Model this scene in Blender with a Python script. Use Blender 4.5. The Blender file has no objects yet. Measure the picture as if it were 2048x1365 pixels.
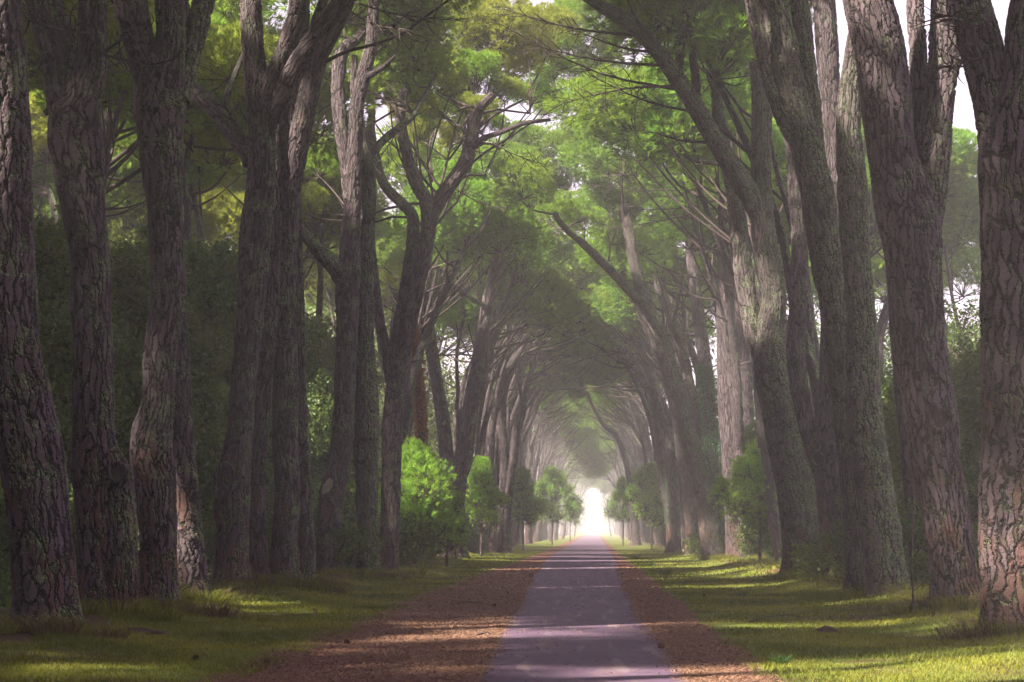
import bpy, math
import numpy as np
from math import radians, pi, sin, cos
C = bpy.context
S = C.scene
col = S.collection

# ------------------------------------------------------------------ camera
FP = 3982.0            # focal length in photo pixels
VX, VY, H = 1190.0, 1060.0, 1.6
cam_d = bpy.data.cameras.new('camera')
cam = bpy.data.objects.new('camera', cam_d); col.objects.link(cam)
cam_d.sensor_width = 36.0; cam_d.lens = FP/2048*36.0
cam_d.shift_x = -(VX-1024)/2048; cam_d.shift_y = (VY-682.5)/2048
cam_d.clip_start = 0.1; cam_d.clip_end = 6000
cam.location = (0, 0, H); cam.rotation_euler = (pi/2, 0, 0)
S.camera = cam

# ------------------------------------------------------------------ light
SUN_DIR = np.array([-0.62, -0.40, 0.68]); SUN_DIR /= np.linalg.norm(SUN_DIR)   # towards the sun
elev = math.asin(SUN_DIR[2])
world = bpy.data.worlds.new('World'); S.world = world; world.use_nodes = True
wn = world.node_tree.nodes; wl = world.node_tree.links
wn.clear()
wo = wn.new('ShaderNodeOutputWorld'); bg = wn.new('ShaderNodeBackground')
sky = wn.new('ShaderNodeTexSky'); sky.sky_type = 'NISHITA'; sky.sun_disc = False
sky.sun_elevation = elev
sky.sun_rotation = math.atan2(SUN_DIR[0], SUN_DIR[1])
sky.air_density = 1.0; sky.dust_density = 3.0; sky.ozone_density = 1.0
veil = wn.new('ShaderNodeMix'); veil.data_type = 'RGBA'
veil.inputs[0].default_value = 0.72
wl.new(sky.outputs[0], veil.inputs[6]); veil.inputs[7].default_value = (5.9, 4.6, 5.5, 1)
wl.new(veil.outputs[2], bg.inputs[0]); bg.inputs[1].default_value = 0.052
wl.new(bg.outputs[0], wo.inputs[0])
sd = bpy.data.lights.new('sun', 'SUN'); sd.energy = 5.0; sd.angle = radians(1.3); sd.color = (1.0, 0.90, 0.70)
sun = bpy.data.objects.new('sun', sd); col.objects.link(sun)
from mathutils import Vector
sun.rotation_euler = Vector(SUN_DIR).to_track_quat('Z', 'Y').to_euler(); sun.location = (-40, 40, 40)
S.view_settings.view_transform = 'Standard'; S.view_settings.look = 'None'
S.view_settings.gamma = 1; S.view_settings.use_curve_mapping = False
S.view_settings.exposure = 2.45
S.cycles.max_bounces = 6; S.cycles.diffuse_bounces = 3; S.cycles.transmission_bounces = 3
S.cycles.glossy_bounces = 1; S.cycles.volume_bounces = 1; S.cycles.transparent_max_bounces = 4
S.cycles.use_denoising = True
S.cycles.sample_clamp_indirect = 4
S.cycles.use_adaptive_sampling = True; S.cycles.adaptive_threshold = 0.02

HAZE_DENSITY = 0.0010

# ------------------------------------------------------------------ helpers
rng = np.random.default_rng(7)
def at(px, py, Y):
    return np.array([(px-VX)*Y/FP, Y, H-(py-VY)*Y/FP])
def depth_of(py):                       # ground pixel row -> distance
    return FP*H/(py-VY)
def nrm(v):
    return v/np.maximum(np.linalg.norm(v, axis=-1, keepdims=True), 1e-9)

def tag(o, label=None, cat=None, group=None, kind=None):
    if label: o['label'] = label
    if cat: o['category'] = cat
    if group: o['group'] = group
    if kind: o['kind'] = kind
    return o
def link(name, me, parent=None, loc=None):
    o = bpy.data.objects.new(name, me); col.objects.link(o)
    if parent is not None: o.parent = parent
    if loc is not None: o.location = loc
    return o
def empty(name, loc, rz=0.0):
    o = bpy.data.objects.new(name, None); col.objects.link(o)
    o.empty_display_size = .3; o.location = loc; o.rotation_euler = (0, 0, rz); return o

def mesh_np(name, V, F, mats, smooth=False, mi=None, attrs=None):
    """V (n,3), F (m,k) one size of polygon"""
    me = bpy.data.meshes.new(name)
    V = np.asarray(V, np.float32); F = np.asarray(F, np.int32)
    k = F.shape[1]
    me.vertices.add(len(V)); me.vertices.foreach_set('co', V.ravel())
    me.loops.add(F.size); me.loops.foreach_set('vertex_index', F.ravel())
    me.polygons.add(len(F)); me.polygons.foreach_set('loop_start', np.arange(len(F), dtype=np.int32)*k)
    if mi is not None: me.polygons.foreach_set('material_index', np.asarray(mi, np.int32))
    me.polygons.foreach_set('use_smooth', np.full(len(F), bool(smooth)))
    for m in (mats if isinstance(mats, (list, tuple)) else [mats]): me.materials.append(m)
    if attrs:
        for an, (ty, data) in attrs.items():
            a = me.attributes.new(an, ty, 'POINT')
            a.data.foreach_set('vector' if ty == 'FLOAT_VECTOR' else 'value', np.asarray(data, np.float32).ravel())
    me.update(calc_edges=True)
    return me

# cheap periodic-free value noise (sum of sines) for shaping geometry
def wob(p, seed, f=1.0):
    r = np.random.default_rng(seed); out = 0
    for i in range(5):
        k = r.normal(size=3)*f*(1+.55*i); ph = r.uniform(0, 6.28)
        out = out + np.sin(p@k+ph)/(1+.5*i)
    return out/2.2

# ------------------------------------------------------------------ materials
def newmat(name):
    m = bpy.data.materials.new(name); m.use_nodes = True
    nt = m.node_tree; nt.nodes.clear()
    out = nt.nodes.new('ShaderNodeOutputMaterial')
    return m, nt, out
def N(nt, t, **kw):
    n = nt.nodes.new(t)
    for k, v in kw.items():
        if k.startswith('i_'):
            key = k[2:]
            n.inputs[int(key) if key.isdigit() else key.replace('_', ' ')].default_value = v
        else: setattr(n, k, v)
    return n
def math_(nt, op, a, b=None, c=None, clamp=False):
    n = nt.nodes.new('ShaderNodeMath'); n.operation = op; n.use_clamp = clamp
    for i, x in enumerate((a, b, c)):
        if x is None: continue
        if isinstance(x, (int, float)): n.inputs[i].default_value = x
        else: nt.links.new(x, n.inputs[i])
    return n.outputs[0]
def mixc(nt, f, a, b):
    n = nt.nodes.new('ShaderNodeMix'); n.data_type = 'RGBA'
    for s, x in ((0, f), (6, a), (7, b)):
        if isinstance(x, (int, float)): n.inputs[s].default_value = x
        elif isinstance(x, tuple): n.inputs[s].default_value = (*x, 1)
        else: nt.links.new(x, n.inputs[s])
    return n.outputs[2]
def ramp(nt, x, lo, hi):
    n = nt.nodes.new('ShaderNodeMapRange'); n.interpolation_type = 'SMOOTHSTEP'
    nt.links.new(x, n.inputs[0]); n.inputs[1].default_value = lo; n.inputs[2].default_value = hi
    return n.outputs[0]

def bark_material(name, disp, moss=0.5, rust=0.5, lighter=1.0, cell=1.0):
    m, nt, out = newmat(name)
    L = nt.links.new
    att = N(nt, 'ShaderNodeAttribute', attribute_name='bark_co')
    oi = N(nt, 'ShaderNodeObjectInfo')
    off = N(nt, 'ShaderNodeVectorMath', operation='SCALE'); off.inputs[0].default_value = (37, 91, 53)
    L(oi.outputs['Random'], off.inputs['Scale'])
    co = N(nt, 'ShaderNodeVectorMath', operation='ADD'); L(att.outputs['Vector'], co.inputs[0]); L(off.outputs[0], co.inputs[1])
    # warp
    w1 = N(nt, 'ShaderNodeTexNoise', i_Scale=2.6, i_Detail=2.0); L(co.outputs[0], w1.inputs['Vector'])
    ws = N(nt, 'ShaderNodeVectorMath', operation='MULTIPLY_ADD'); L(w1.outputs['Color'], ws.inputs[0])
    ws.inputs[1].default_value = (.16, .16, .25); L(co.outputs[0], ws.inputs[2])
    w2 = N(nt, 'ShaderNodeTexNoise', i_Scale=15.0, i_Detail=3.0, i_Roughness=.6); L(co.outputs[0], w2.inputs['Vector'])
    ws2 = N(nt, 'ShaderNodeVectorMath', operation='MULTIPLY_ADD'); L(w2.outputs['Color'], ws2.inputs[0])
    ws2.inputs[1].default_value = (.055, .055, .10); L(ws.outputs[0], ws2.inputs[2]); ws = ws2
    sc = N(nt, 'ShaderNodeVectorMath', operation='MULTIPLY'); L(ws.outputs[0], sc.inputs[0])
    sc.inputs[1].default_value = (12.5/cell, 12.5/cell, 1.55/cell)
    vo = N(nt, 'ShaderNodeTexVoronoi', feature='DISTANCE_TO_EDGE', i_Scale=1.0); L(sc.outputs[0], vo.inputs['Vector'])
    vc = N(nt, 'ShaderNodeTexVoronoi', feature='F1', i_Scale=1.0); L(sc.outputs[0], vc.inputs['Vector'])
    fw = math_(nt, 'MULTIPLY_ADD', w2.outputs[0], .42, -.06)
    pn = N(nt, 'ShaderNodeMapRange'); pn.interpolation_type = 'SMOOTHSTEP'
    L(vo.outputs['Distance'], pn.inputs[0]); pn.inputs[1].default_value = 0.0; L(fw, pn.inputs[2])
    plate = pn.outputs[0]
    # second, finer scale flakes
    sc2 = N(nt, 'ShaderNodeVectorMath', operation='MULTIPLY'); L(ws.outputs[0], sc2.inputs[0])
    sc2.inputs[1].default_value = (42/cell, 42/cell, 9/cell)
    vo2 = N(nt, 'ShaderNodeTexVoronoi', feature='DISTANCE_TO_EDGE', i_Scale=1.0); L(sc2.outputs[0], vo2.inputs['Vector'])
    flake = ramp(nt, vo2.outputs['Distance'], 0.0, 0.2)
    n2 = N(nt, 'ShaderNodeTexNoise', i_Scale=20.0, i_Detail=4.0, i_Roughness=.65); L(co.outputs[0], n2.inputs['Vector'])
    sep0 = N(nt, 'ShaderNodeSeparateColor'); L(vc.outputs['Color'], sep0.inputs[0])
    hgt = math_(nt, 'ADD', math_(nt, 'MULTIPLY', plate, 1.0), math_(nt, 'MULTIPLY', flake, 0.22))
    hgt = math_(nt, 'ADD', hgt, math_(nt, 'MULTIPLY', sep0.outputs[2], 0.22))
    hgt = math_(nt, 'ADD', hgt, math_(nt, 'MULTIPLY', n2.outputs[0], 0.32))
    # colour
    sep = N(nt, 'ShaderNodeSeparateColor'); L(vc.outputs['Color'], sep.inputs[0])
    grey = mixc(nt, sep.outputs[0], (.062*lighter, .043*lighter, .056*lighter), (.135*lighter, .100*lighter, .122*lighter))
    sepv = N(nt, 'ShaderNodeSeparateXYZ'); L(att.outputs['Vector'], sepv.inputs[0])
    low = math_(nt, 'SUBTRACT', 1.0, math_(nt, 'MULTIPLY', sepv.outputs[2], .20), clamp=True)
    nr = N(nt, 'ShaderNodeTexNoise', i_Scale=1.3, i_Detail=2.0); L(co.outputs[0], nr.inputs['Vector'])
    rf = math_(nt, 'ADD', math_(nt, 'MULTIPLY', low, .42), nr.outputs[0])
    rf = math_(nt, 'ADD', rf, math_(nt, 'MULTIPLY', sep.outputs[1], .22))
    rf = ramp(nt, rf, .98-.3*rust, 1.22-.3*rust)
    rustc = mixc(nt, sep.outputs[2], (.13, .046, .030), (.085, .042, .038))
    colr = mixc(nt, math_(nt, 'MULTIPLY', rf, .85), grey, rustc)
    colr = mixc(nt, math_(nt, 'MULTIPLY', n2.outputs[0], .45), colr, (.045, .036, .04))
    colr = mixc(nt, math_(nt, 'MULTIPLY', math_(nt, 'SUBTRACT', 1.0, flake), .35), colr, (.035, .027, .03))
    colr = mixc(nt, plate, (.012, .009, .010), colr)
    # moss and lichen on the side facing away from the road and up
    geo = N(nt, 'ShaderNodeNewGeometry')
    dt = N(nt, 'ShaderNodeVectorMath', operation='DOT_PRODUCT'); L(geo.outputs['Normal'], dt.inputs[0]); dt.inputs[1].default_value = (.85, -.15, .6)
    nm = N(nt, 'ShaderNodeTexNoise', i_Scale=2.6, i_Detail=5.0, i_Roughness=.7); L(co.outputs[0], nm.inputs['Vector'])
    mf = math_(nt, 'ADD', math_(nt, 'MULTIPLY', dt.outputs['Value'], .26), nm.outputs[0])
    mf = math_(nt, 'ADD', mf, math_(nt, 'MULTIPLY', oi.outputs['Random'], .06))
    mf = ramp(nt, mf, .75-.20*moss, .84-.20*moss)
    nm2 = N(nt, 'ShaderNodeTexNoise', i_Scale=22.0, i_Detail=2.0); L(co.outputs[0], nm2.inputs['Vector'])
    mf = math_(nt, 'MULTIPLY', mf, ramp(nt, nm2.outputs[0], .36, .56))
    mossc = mixc(nt, nm2.outputs[0], (.060, .105, .024), (.22, .31, .15))
    colr = mixc(nt, math_(nt, 'MULTIPLY', mf, .8), colr, mossc)
    hgt = math_(nt, 'ADD', hgt, math_(nt, 'MULTIPLY', mf, .2))
    b = N(nt, 'ShaderNodeBsdfPrincipled', i_Roughness=.88); b.inputs['Specular IOR Level'].default_value = .25
    L(colr, b.inputs['Base Color']); L(b.outputs[0], out.inputs['Surface'])
    if disp:
        d = N(nt, 'ShaderNodeDisplacement', i_Midlevel=.8, i_Scale=.036*cell); L(hgt, d.inputs['Height']); L(d.outputs[0], out.inputs['Displacement'])
        m.displacement_method = 'BOTH'
    else:
        bp = N(nt, 'ShaderNodeBump', i_Strength=1.0, i_Distance=.035); L(hgt, bp.inputs['Height']); L(bp.outputs[0], b.inputs['Normal'])
    return m
M_bark_near = bark_material('bark_plates', True, .18, .62)
M_bark = bark_material('bark', False, .3, .45)
M_bark_moss = bark_material('bark_lichen', True, .72, .4)
M_bark_limb = bark_material('bark_limb', False, .5, .3, .72, .7)

def leaf_material(name, c0, c1, c2, trans=.45, rough=.6, per=.5):
    """c0..c1 by leaf, towards c2 by plant"""
    m, nt, out = newmat(name); L = nt.links.new
    a = N(nt, 'ShaderNodeAttribute', attribute_name='tint')
    oi = N(nt, 'ShaderNodeObjectInfo')
    c = mixc(nt, a.outputs['Fac'], c0, c1)
    c = mixc(nt, math_(nt, 'MULTIPLY', oi.outputs['Random'], per), c, c2)
    b = N(nt, 'ShaderNodeBsdfPrincipled', i_Roughness=rough); b.inputs['Specular IOR Level'].default_value = .3
    t = N(nt, 'ShaderNodeBsdfTranslucent'); L(c, b.inputs['Base Color']); L(c, t.inputs[0])
    mx = N(nt, 'ShaderNodeMixShader', i_0=trans); L(b.outputs[0], mx.inputs[1]); L(t.outputs[0], mx.inputs[2])
    L(mx.outputs[0], out.inputs['Surface'])
    return m
M_needle = leaf_material('pine_needles', (.070, .185, .020), (.225, .39, .042), (.26, .31, .032), .55)
M_young = leaf_material('young_pine_needles', (.14, .31, .035), (.30, .50, .07), (.28, .38, .05), .6)
M_leaf = leaf_material('evergreen_leaves', (.028, .070, .018), (.090, .155, .036), (.15, .16, .025), .4, .45, .5)
M_leaf_yellow = leaf_material('yellowing_leaves', (.12, .13, .02), (.26, .22, .035), (.11, .12, .02), .45, .5)
M_ivy = leaf_material('ivy_leaves', (.02, .10, .03), (.05, .20, .05), (.03, .12, .03), .3, .35)
M_ivy_dry = leaf_material('dry_ivy_leaves', (.16, .05, .015), (.30, .11, .03), (.2, .08, .02), .3, .7)
M_grass = leaf_material('grass_blades', (.080, .105, .014), (.28, .27, .036), (.12, .16, .02), .45, .6, 0)
M_drygrass = leaf_material('withered_grass', (.06, .045, .022), (.20, .15, .07), (.2, .1, .05), .3, .8, 0)
M_dry = leaf_material('dry_needles', (.11, .055, .038), (.26, .15, .10), (.2, .1, .05), .1, .8, 0)

def simple_mat(name, c, c2=None, scale=20, rough=.9):
    m, nt, out = newmat(name); L = nt.links.new
    b = N(nt, 'ShaderNodeBsdfPrincipled', i_Roughness=rough); b.inputs['Specular IOR Level'].default_value = .2
    tc = N(nt, 'ShaderNodeTexCoord'); n = N(nt, 'ShaderNodeTexNoise', i_Scale=float(scale), i_Detail=4.0)
    L(tc.outputs['Object'], n.inputs['Vector'])
    L(mixc(nt, n.outputs[0], c, c2 or tuple(x*.5 for x in c)), b.inputs['Base Color'])
    bp = N(nt, 'ShaderNodeBump', i_Strength=.6, i_Distance=.01); L(n.outputs[0], bp.inputs['Height']); L(bp.outputs[0], b.inputs['Normal'])
    L(b.outputs[0], out.inputs['Surface']); return m
M_twig = simple_mat('twig_bark', (.060, .045, .042), (.03, .022, .022))
M_cutwood = simple_mat('weathered_cut_wood', (.30, .27, .22), (.12, .10, .085), 9)
M_scar = simple_mat('dark_scar_wood', (.06, .048, .045), (.02, .016, .015), 14)
M_cone = simple_mat('pine_cone', (.11, .065, .04), (.05, .03, .02), 60)
M_earth = simple_mat('bare_earth', (.075, .045, .032), (.03, .02, .015), 12)
M_bough = simple_mat('bough_bark', (.055, .040, .040), (.028, .02, .02), 6)

# ------------------------------------------------------------------ ground
def ground_mat():
    m, nt, out = newmat('meadow_soil'); L = nt.links.new
    g = N(nt, 'ShaderNodeNewGeometry')
    n1 = N(nt, 'ShaderNodeTexNoise', i_Scale=.55, i_Detail=5.0); L(g.outputs['Position'], n1.inputs['Vector'])
    n2 = N(nt, 'ShaderNodeTexNoise', i_Scale=14., i_Detail=5.0, i_Roughness=.7); L(g.outputs['Position'], n2.inputs['Vector'])
    c = mixc(nt, n2.outputs[0], (.045, .068, .012), (.14, .165, .030))
    br = mixc(nt, n2.outputs[0], (.035, .022, .015), (.10, .065, .04))
    c = mixc(nt, ramp(nt, n1.outputs[0], .47, .66), c, br)
    # bare brown band of bark flakes and needles round the trunk feet, dark leaf mould under the wood
    sx = N(nt, 'ShaderNodeSeparateXYZ'); L(g.outputs['Position'], sx.inputs[0])
    foot = math_(nt, 'MINIMUM', math_(nt, 'ABSOLUTE', math_(nt, 'ADD', sx.outputs[0], 8.0)), math_(nt, 'ABSOLUTE', math_(nt, 'SUBTRACT', sx.outputs[0], 6.3)))
    foot = math_(nt, 'ADD', foot, math_(nt, 'MULTIPLY', n1.outputs[0], 1.6))
    c = mixc(nt, ramp(nt, foot, 1.9, 1.1), c, mixc(nt, n2.outputs[0], (.030, .018, .013), (.12, .068, .045)))
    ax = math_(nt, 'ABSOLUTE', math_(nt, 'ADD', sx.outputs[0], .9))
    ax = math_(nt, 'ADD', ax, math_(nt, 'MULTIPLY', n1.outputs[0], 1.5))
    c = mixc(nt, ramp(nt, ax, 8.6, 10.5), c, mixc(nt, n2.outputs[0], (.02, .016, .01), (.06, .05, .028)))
    b = N(nt, 'ShaderNodeBsdfPrincipled', i_Roughness=.95); b.inputs['Specular IOR Level'].default_value = .1
    L(c, b.inputs['Base Color'])
    bp = N(nt, 'ShaderNodeBump', i_Strength=.8, i_Distance=.03); L(n2.outputs[0], bp.inputs['Height']); L(bp.outputs[0], b.inputs['Normal'])
    L(b.outputs[0], out.inputs['Surface']); return m
def litter_mat():
    m, nt, out = newmat('pine_needle_litter'); L = nt.links.new
    g = N(nt, 'ShaderNodeNewGeometry')
    n1 = N(nt, 'ShaderNodeTexNoise', i_Scale=1.2, i_Detail=4.0); L(g.outputs['Position'], n1.inputs['Vector'])
    n2 = N(nt, 'ShaderNodeTexNoise', i_Scale=38., i_Detail=4.0, i_Roughness=.75); L(g.outputs['Position'], n2.inputs['Vector'])
    c = mixc(nt, ramp(nt, n2.outputs[0], .35, .66), (.050, .026, .020), (.215, .108, .080))
    c = mixc(nt, math_(nt, 'MULTIPLY', ramp(nt, n1.outputs[0], .45, .7), .5), c, (.085, .058, .053))
    b = N(nt, 'ShaderNodeBsdfPrincipled', i_Roughness=.95); b.inputs['Specular IOR Level'].default_value = .1
    L(c, b.inputs['Base Color'])
    bp = N(nt, 'ShaderNodeBump', i_Strength=1.0, i_Distance=.03); L(n2.outputs[0], bp.inputs['Height']); L(bp.outputs[0], b.inputs['Normal'])
    L(b.outputs[0], out.inputs['Surface']); return m
def road_mat():
    m, nt, out = newmat('old_asphalt'); L = nt.links.new
    g = N(nt, 'ShaderNodeNewGeometry')
    mp = N(nt, 'ShaderNodeVectorMath', operation='MULTIPLY'); L(g.outputs['Position'], mp.inputs[0]); mp.inputs[1].default_value = (1, .16, 1)
    n1 = N(nt, 'ShaderNodeTexNoise', i_Scale=2.2, i_Detail=5.0, i_Distortion=.6); L(mp.outputs[0], n1.inputs['Vector'])
    n2 = N(nt, 'ShaderNodeTexNoise', i_Scale=70., i_Detail=3.0, i_Roughness=.7); L(g.outputs['Position'], n2.inputs['Vector'])
    wv = N(nt, 'ShaderNodeTexWave', wave_type='BANDS', bands_direction='X', i_Scale=.55, i_Distortion=9.0, i_Detail=3.0, i_Detail_Scale=1.2)
    L(mp.outputs[0], wv.inputs['Vector'])
    c = mixc(nt, n2.outputs[0], (.050, .029, .060), (.098, .060, .112))
    streak = math_(nt, 'MULTIPLY', ramp(nt, wv.outputs[0], .80, .98), ramp(nt, n1.outputs[0], .42, .6))
    c = mixc(nt, math_(nt, 'MULTIPLY', streak, .5), c, (.20, .16, .17))
    c = mixc(nt, math_(nt, 'MULTIPLY', ramp(nt, n1.outputs[0], .5, .75), .35), c, (.19, .125, .12))
    n3 = N(nt, 'ShaderNodeTexNoise', i_Scale=1.1, i_Detail=8.0, i_Roughness=.7, i_Distortion=1.2); L(g.outputs['Position'], n3.inputs['Vector'])
    c = mixc(nt, math_(nt, 'MULTIPLY', ramp(nt, n3.outputs[0], .52, .62), .45), c, (.13, .098, .118))
    n4 = N(nt, 'ShaderNodeTexNoise', i_Scale=9.0, i_Detail=6.0, i_Roughness=.8); L(g.outputs['Position'], n4.inputs['Vector'])
    c = mixc(nt, math_(nt, 'MULTIPLY', ramp(nt, n4.outputs[0], .60, .68), .6), c, (.15, .085, .07))
    vk = N(nt, 'ShaderNodeTexVoronoi', feature='DISTANCE_TO_EDGE', i_Scale=.9); wk = N(nt, 'ShaderNodeVectorMath', operation='MULTIPLY_ADD'); L(n3.outputs['Color'], wk.inputs[0]); wk.inputs[1].default_value = (1.2, 1.2, 0); L(g.outputs['Position'], wk.inputs[2]); L(wk.outputs[0], vk.inputs['Vector'])
    c = mixc(nt, math_(nt, 'SUBTRACT', .75, ramp(nt, vk.outputs['Distance'], .0, .018), clamp=True), c, (.02, .015, .02))
    b = N(nt, 'ShaderNodeBsdfPrincipled'); b.inputs['Specular IOR Level'].default_value = .35
    L(math_(nt, 'ADD', math_(nt, 'MULTIPLY', n1.outputs[0], .25), .55), b.inputs['Roughness'])
    L(c, b.inputs['Base Color'])
    bp = N(nt, 'ShaderNodeBump', i_Strength=.5, i_Distance=.008); L(n2.outputs[0], bp.inputs['Height']); L(bp.outputs[0], b.inputs['Normal'])
    L(b.outputs[0], out.inputs['Surface']); return m
M_ground, M_litter, M_road = ground_mat(), litter_mat(), road_mat()

def gz(x, y):                                   # gentle unevenness of the verges
    x = np.asarray(x, float); y = np.asarray(y, float)
    side = np.clip((np.abs(x+.9)-3.2)/3.0, 0, 1)
    bank = .09*np.exp(-(np.minimum(np.abs(x+8.0), np.abs(x-6.3))/.8)**2)*(1+.6*np.sin(y*1.7))*(y < 200)
    return bank+side*(.035*np.sin(x*1.3+y*.37)+.03*np.sin(y*.9-x*.5+1)+.02*np.sin(x*3.1+y*2.3)) + .10*side**2*(np.abs(x+.9) < 60)
def grid_sheet(name, xs, ys, mat, zf):
    X, Yg = np.meshgrid(xs, ys)
    if callable(zf): Z = zf(X, Yg)
    else: Z = np.full_like(X, zf)
    V = np.stack([X, Yg, Z], -1).reshape(-1, 3); nx, ny = len(xs), len(ys)
    i = np.arange(nx-1)[None, :]+np.arange(ny-1)[:, None]*nx
    F = np.stack([i, i+1, i+1+nx, i+nx], -1).reshape(-1, 4)
    return link(name, mesh_np(name, V, F, mat, True))
xs = np.concatenate([[-3000, -600, -120, -60, -40, -30, -24, -20], np.arange(-17, 15.1, .5), [18, 22, 30, 40, 60, 120, 600, 3000]])
ys = np.concatenate([[-1500, -200, -30, 0, 8], np.arange(12, 80, .6), np.arange(80, 200, 3), np.arange(200, 600, 25), [650, 800, 1200, 2500, 5000]])
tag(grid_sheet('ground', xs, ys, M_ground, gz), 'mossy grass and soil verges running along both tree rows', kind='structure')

def strip(name, ly, lx, rx, jit, mat, z, seed):
    ys = np.concatenate([np.arange(0, 60, .12), np.arange(60, 140, .5), np.arange(140, 900, 4)])
    r = np.random.default_rng(seed)
    def edge(px_, s):
        base = np.interp(ys, ly, px_)
        w = sum(np.sin(ys*f+r.uniform(0, 6))*a for f, a in ((.35, .5), (1.1, .3), (2.9, .25), (7, .2), (17, .15)))
        return base+jit*w + r.normal(size=len(ys))*jit*.12
    a, b = edge(lx, 0), edge(rx, 1)
    nx = 9
    T = np.linspace(0, 1, nx)
    X = a[:, None]*(1-T)+b[:, None]*T; Yg = np.repeat(ys[:, None], nx, 1)
    V = np.stack([X, Yg, np.full_like(X, z)], -1).reshape(-1, 3)
    i = np.arange(nx-1)[None, :]+np.arange(len(ys)-1)[:, None]*nx
    F = np.stack([i, i+1, i+1+nx, i+nx], -1).reshape(-1, 4)
    return link(name, mesh_np(name, V, F, mat, True)), a, b, ys
litter, la, lb, lys = strip('path', [0, 20, 90, 200, 600], [-4.1, -4.1, -4.05, -3.7, -3.6], [1.9, 1.9, 1.7, 1.6, 1.6], .13, M_litter, .006, 3)
tag(litter, 'wide strip of rusty fallen pine needles bordering the lane', kind='structure')
road, ra, rb, _ = strip('road', [0, 20, 45, 70, 127, 600], [-1.36, -1.36, -1.80, -2.3, -2.7, -2.7], [1.03, 1.03, .88, .97, 1.1, 1.1], .06, M_road, .011, 4)
tag(road, 'narrow purple-grey asphalt lane running straight to the bright vanishing point', kind='structure')

# ------------------------------------------------------------------ tubes (trunks and limbs)
def catmull(P, n):
    P = np.asarray(P, float)
    Q = np.vstack([2*P[0]-P[1], P, 2*P[-1]-P[-2]])
    seg = len(P)-1
    t = np.linspace(0, seg-1e-6, n); k = t.astype(int); u = (t-k)[:, None]
    a, b, c, d = Q[k], Q[k+1], Q[k+2], Q[k+3]
    return .5*((2*b)+(-a+c)*u+(2*a-5*b+4*c-d)*u*u+(-a+3*b-3*c+d)*u**3)
def tube_np(P, R, sides, step, seed, lump=.05, flare=0.0, v0=0.0, cap=False):
    P = np.asarray(P, float); R = np.asarray(R, float)
    Ltot = np.linalg.norm(np.diff(P, axis=0), axis=1).sum()
    n = max(len(P)+1, int(Ltot/step)+2)
    D = catmull(np.column_stack([P, R]), n); c, r = D[:, :3], np.maximum(D[:, 3], .004)
    T = nrm(np.gradient(c, axis=0))
    ref = np.array([0., -1., .02]); Ns = []
    nv = nrm(np.cross(T[0], np.array([1., 0, 0])) if abs(T[0][1]) > .9 else ref-T[0]*(ref@T[0]))
    for t in T:
        nv = nv-t*(nv@t); nv = nv/np.linalg.norm(nv); Ns.append(nv)
    Nn = np.array(Ns); B = np.cross(T, Nn)
    th = np.arange(sides)/sides*2*pi
    s = np.concatenate([[0], np.cumsum(np.linalg.norm(np.diff(c, axis=0), axis=1))])
    ct, st = np.cos(th), np.sin(th)
    d = Nn[:, None, :]*ct[None, :, None]+B[:, None, :]*st[None, :, None]
    q = np.stack([np.repeat(ct[None], n, 0)*.45, np.repeat(st[None], n, 0)*.45, np.repeat(s[:, None], sides, 1)], -1)
    rr = r[:, None]*(1+lump*wob(q*np.array([1, 1, .75]), seed, 2.0)+.5*lump*wob(q, seed+1, 5.0))
    if flare:
        fl = flare*np.exp(-s/.30)[:, None]
        rr = rr*(1+fl*(.65+.55*np.sin(th*3+seed)[None]*np.cos(th*2+seed*2)[None]))
    V = c[:, None, :]+d*rr[..., None]
    V = V.reshape(-1, 3)
    R0 = max(.09, float(np.mean(r)))
    co = np.stack([np.repeat(ct[None], n, 0)*R0, np.repeat(st[None], n, 0)*R0, np.repeat(s[:, None], sides, 1)+v0], -1).reshape(-1, 3)
    i = np.arange(n-1)[:, None]*sides; j = np.arange(sides)[None]
    j2 = (j+1) % sides
    F = np.stack([i+j, i+j2, i+sides+j2, i+sides+j], -1).reshape(-1, 4)
    # close the top with a point ring
    V = np.vstack([V, c[-1]+T[-1]*r[-1]*.4]); co = np.vstack([co, [0, 0, s[-1]+v0]])
    k = len(V)-1; base = (n-1)*sides
    cap_f = np.stack([base+np.arange(sides), base+(np.arange(sides)+1) % sides, np.full(sides, k), np.full(sides, k)], -1)
    return V, F, co, cap_f
def tube(name, P, R, sides, step, mat, seed, parent=None, loc=None, **kw):
    V, F, co, cf = tube_np(P, R, sides, step, seed, **kw)
    F3 = np.vstack([F[:, [0, 1, 2]], F[:, [0, 2, 3]], cf[:, :3]])
    me = mesh_np(name, V, F3, mat, True, attrs={'bark_co': ('FLOAT_VECTOR', co)})
    return link(name, me, parent, loc)

def merge(parts):
    """parts: (V,F3,matindex,tint) -> arrays"""
    Vs, Fs, Ms, Ts = [], [], [], []; o = 0
    for V, F, mi, t in parts:
        Vs.append(V); Fs.append(F+o); Ms.append(np.full(len(F), mi)); Ts.append(t if np.ndim(t) else np.full(len(V), float(t))); o += len(V)
    return np.vstack(Vs), np.vstack(Fs), np.concatenate(Ms), np.concatenate(Ts)

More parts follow.
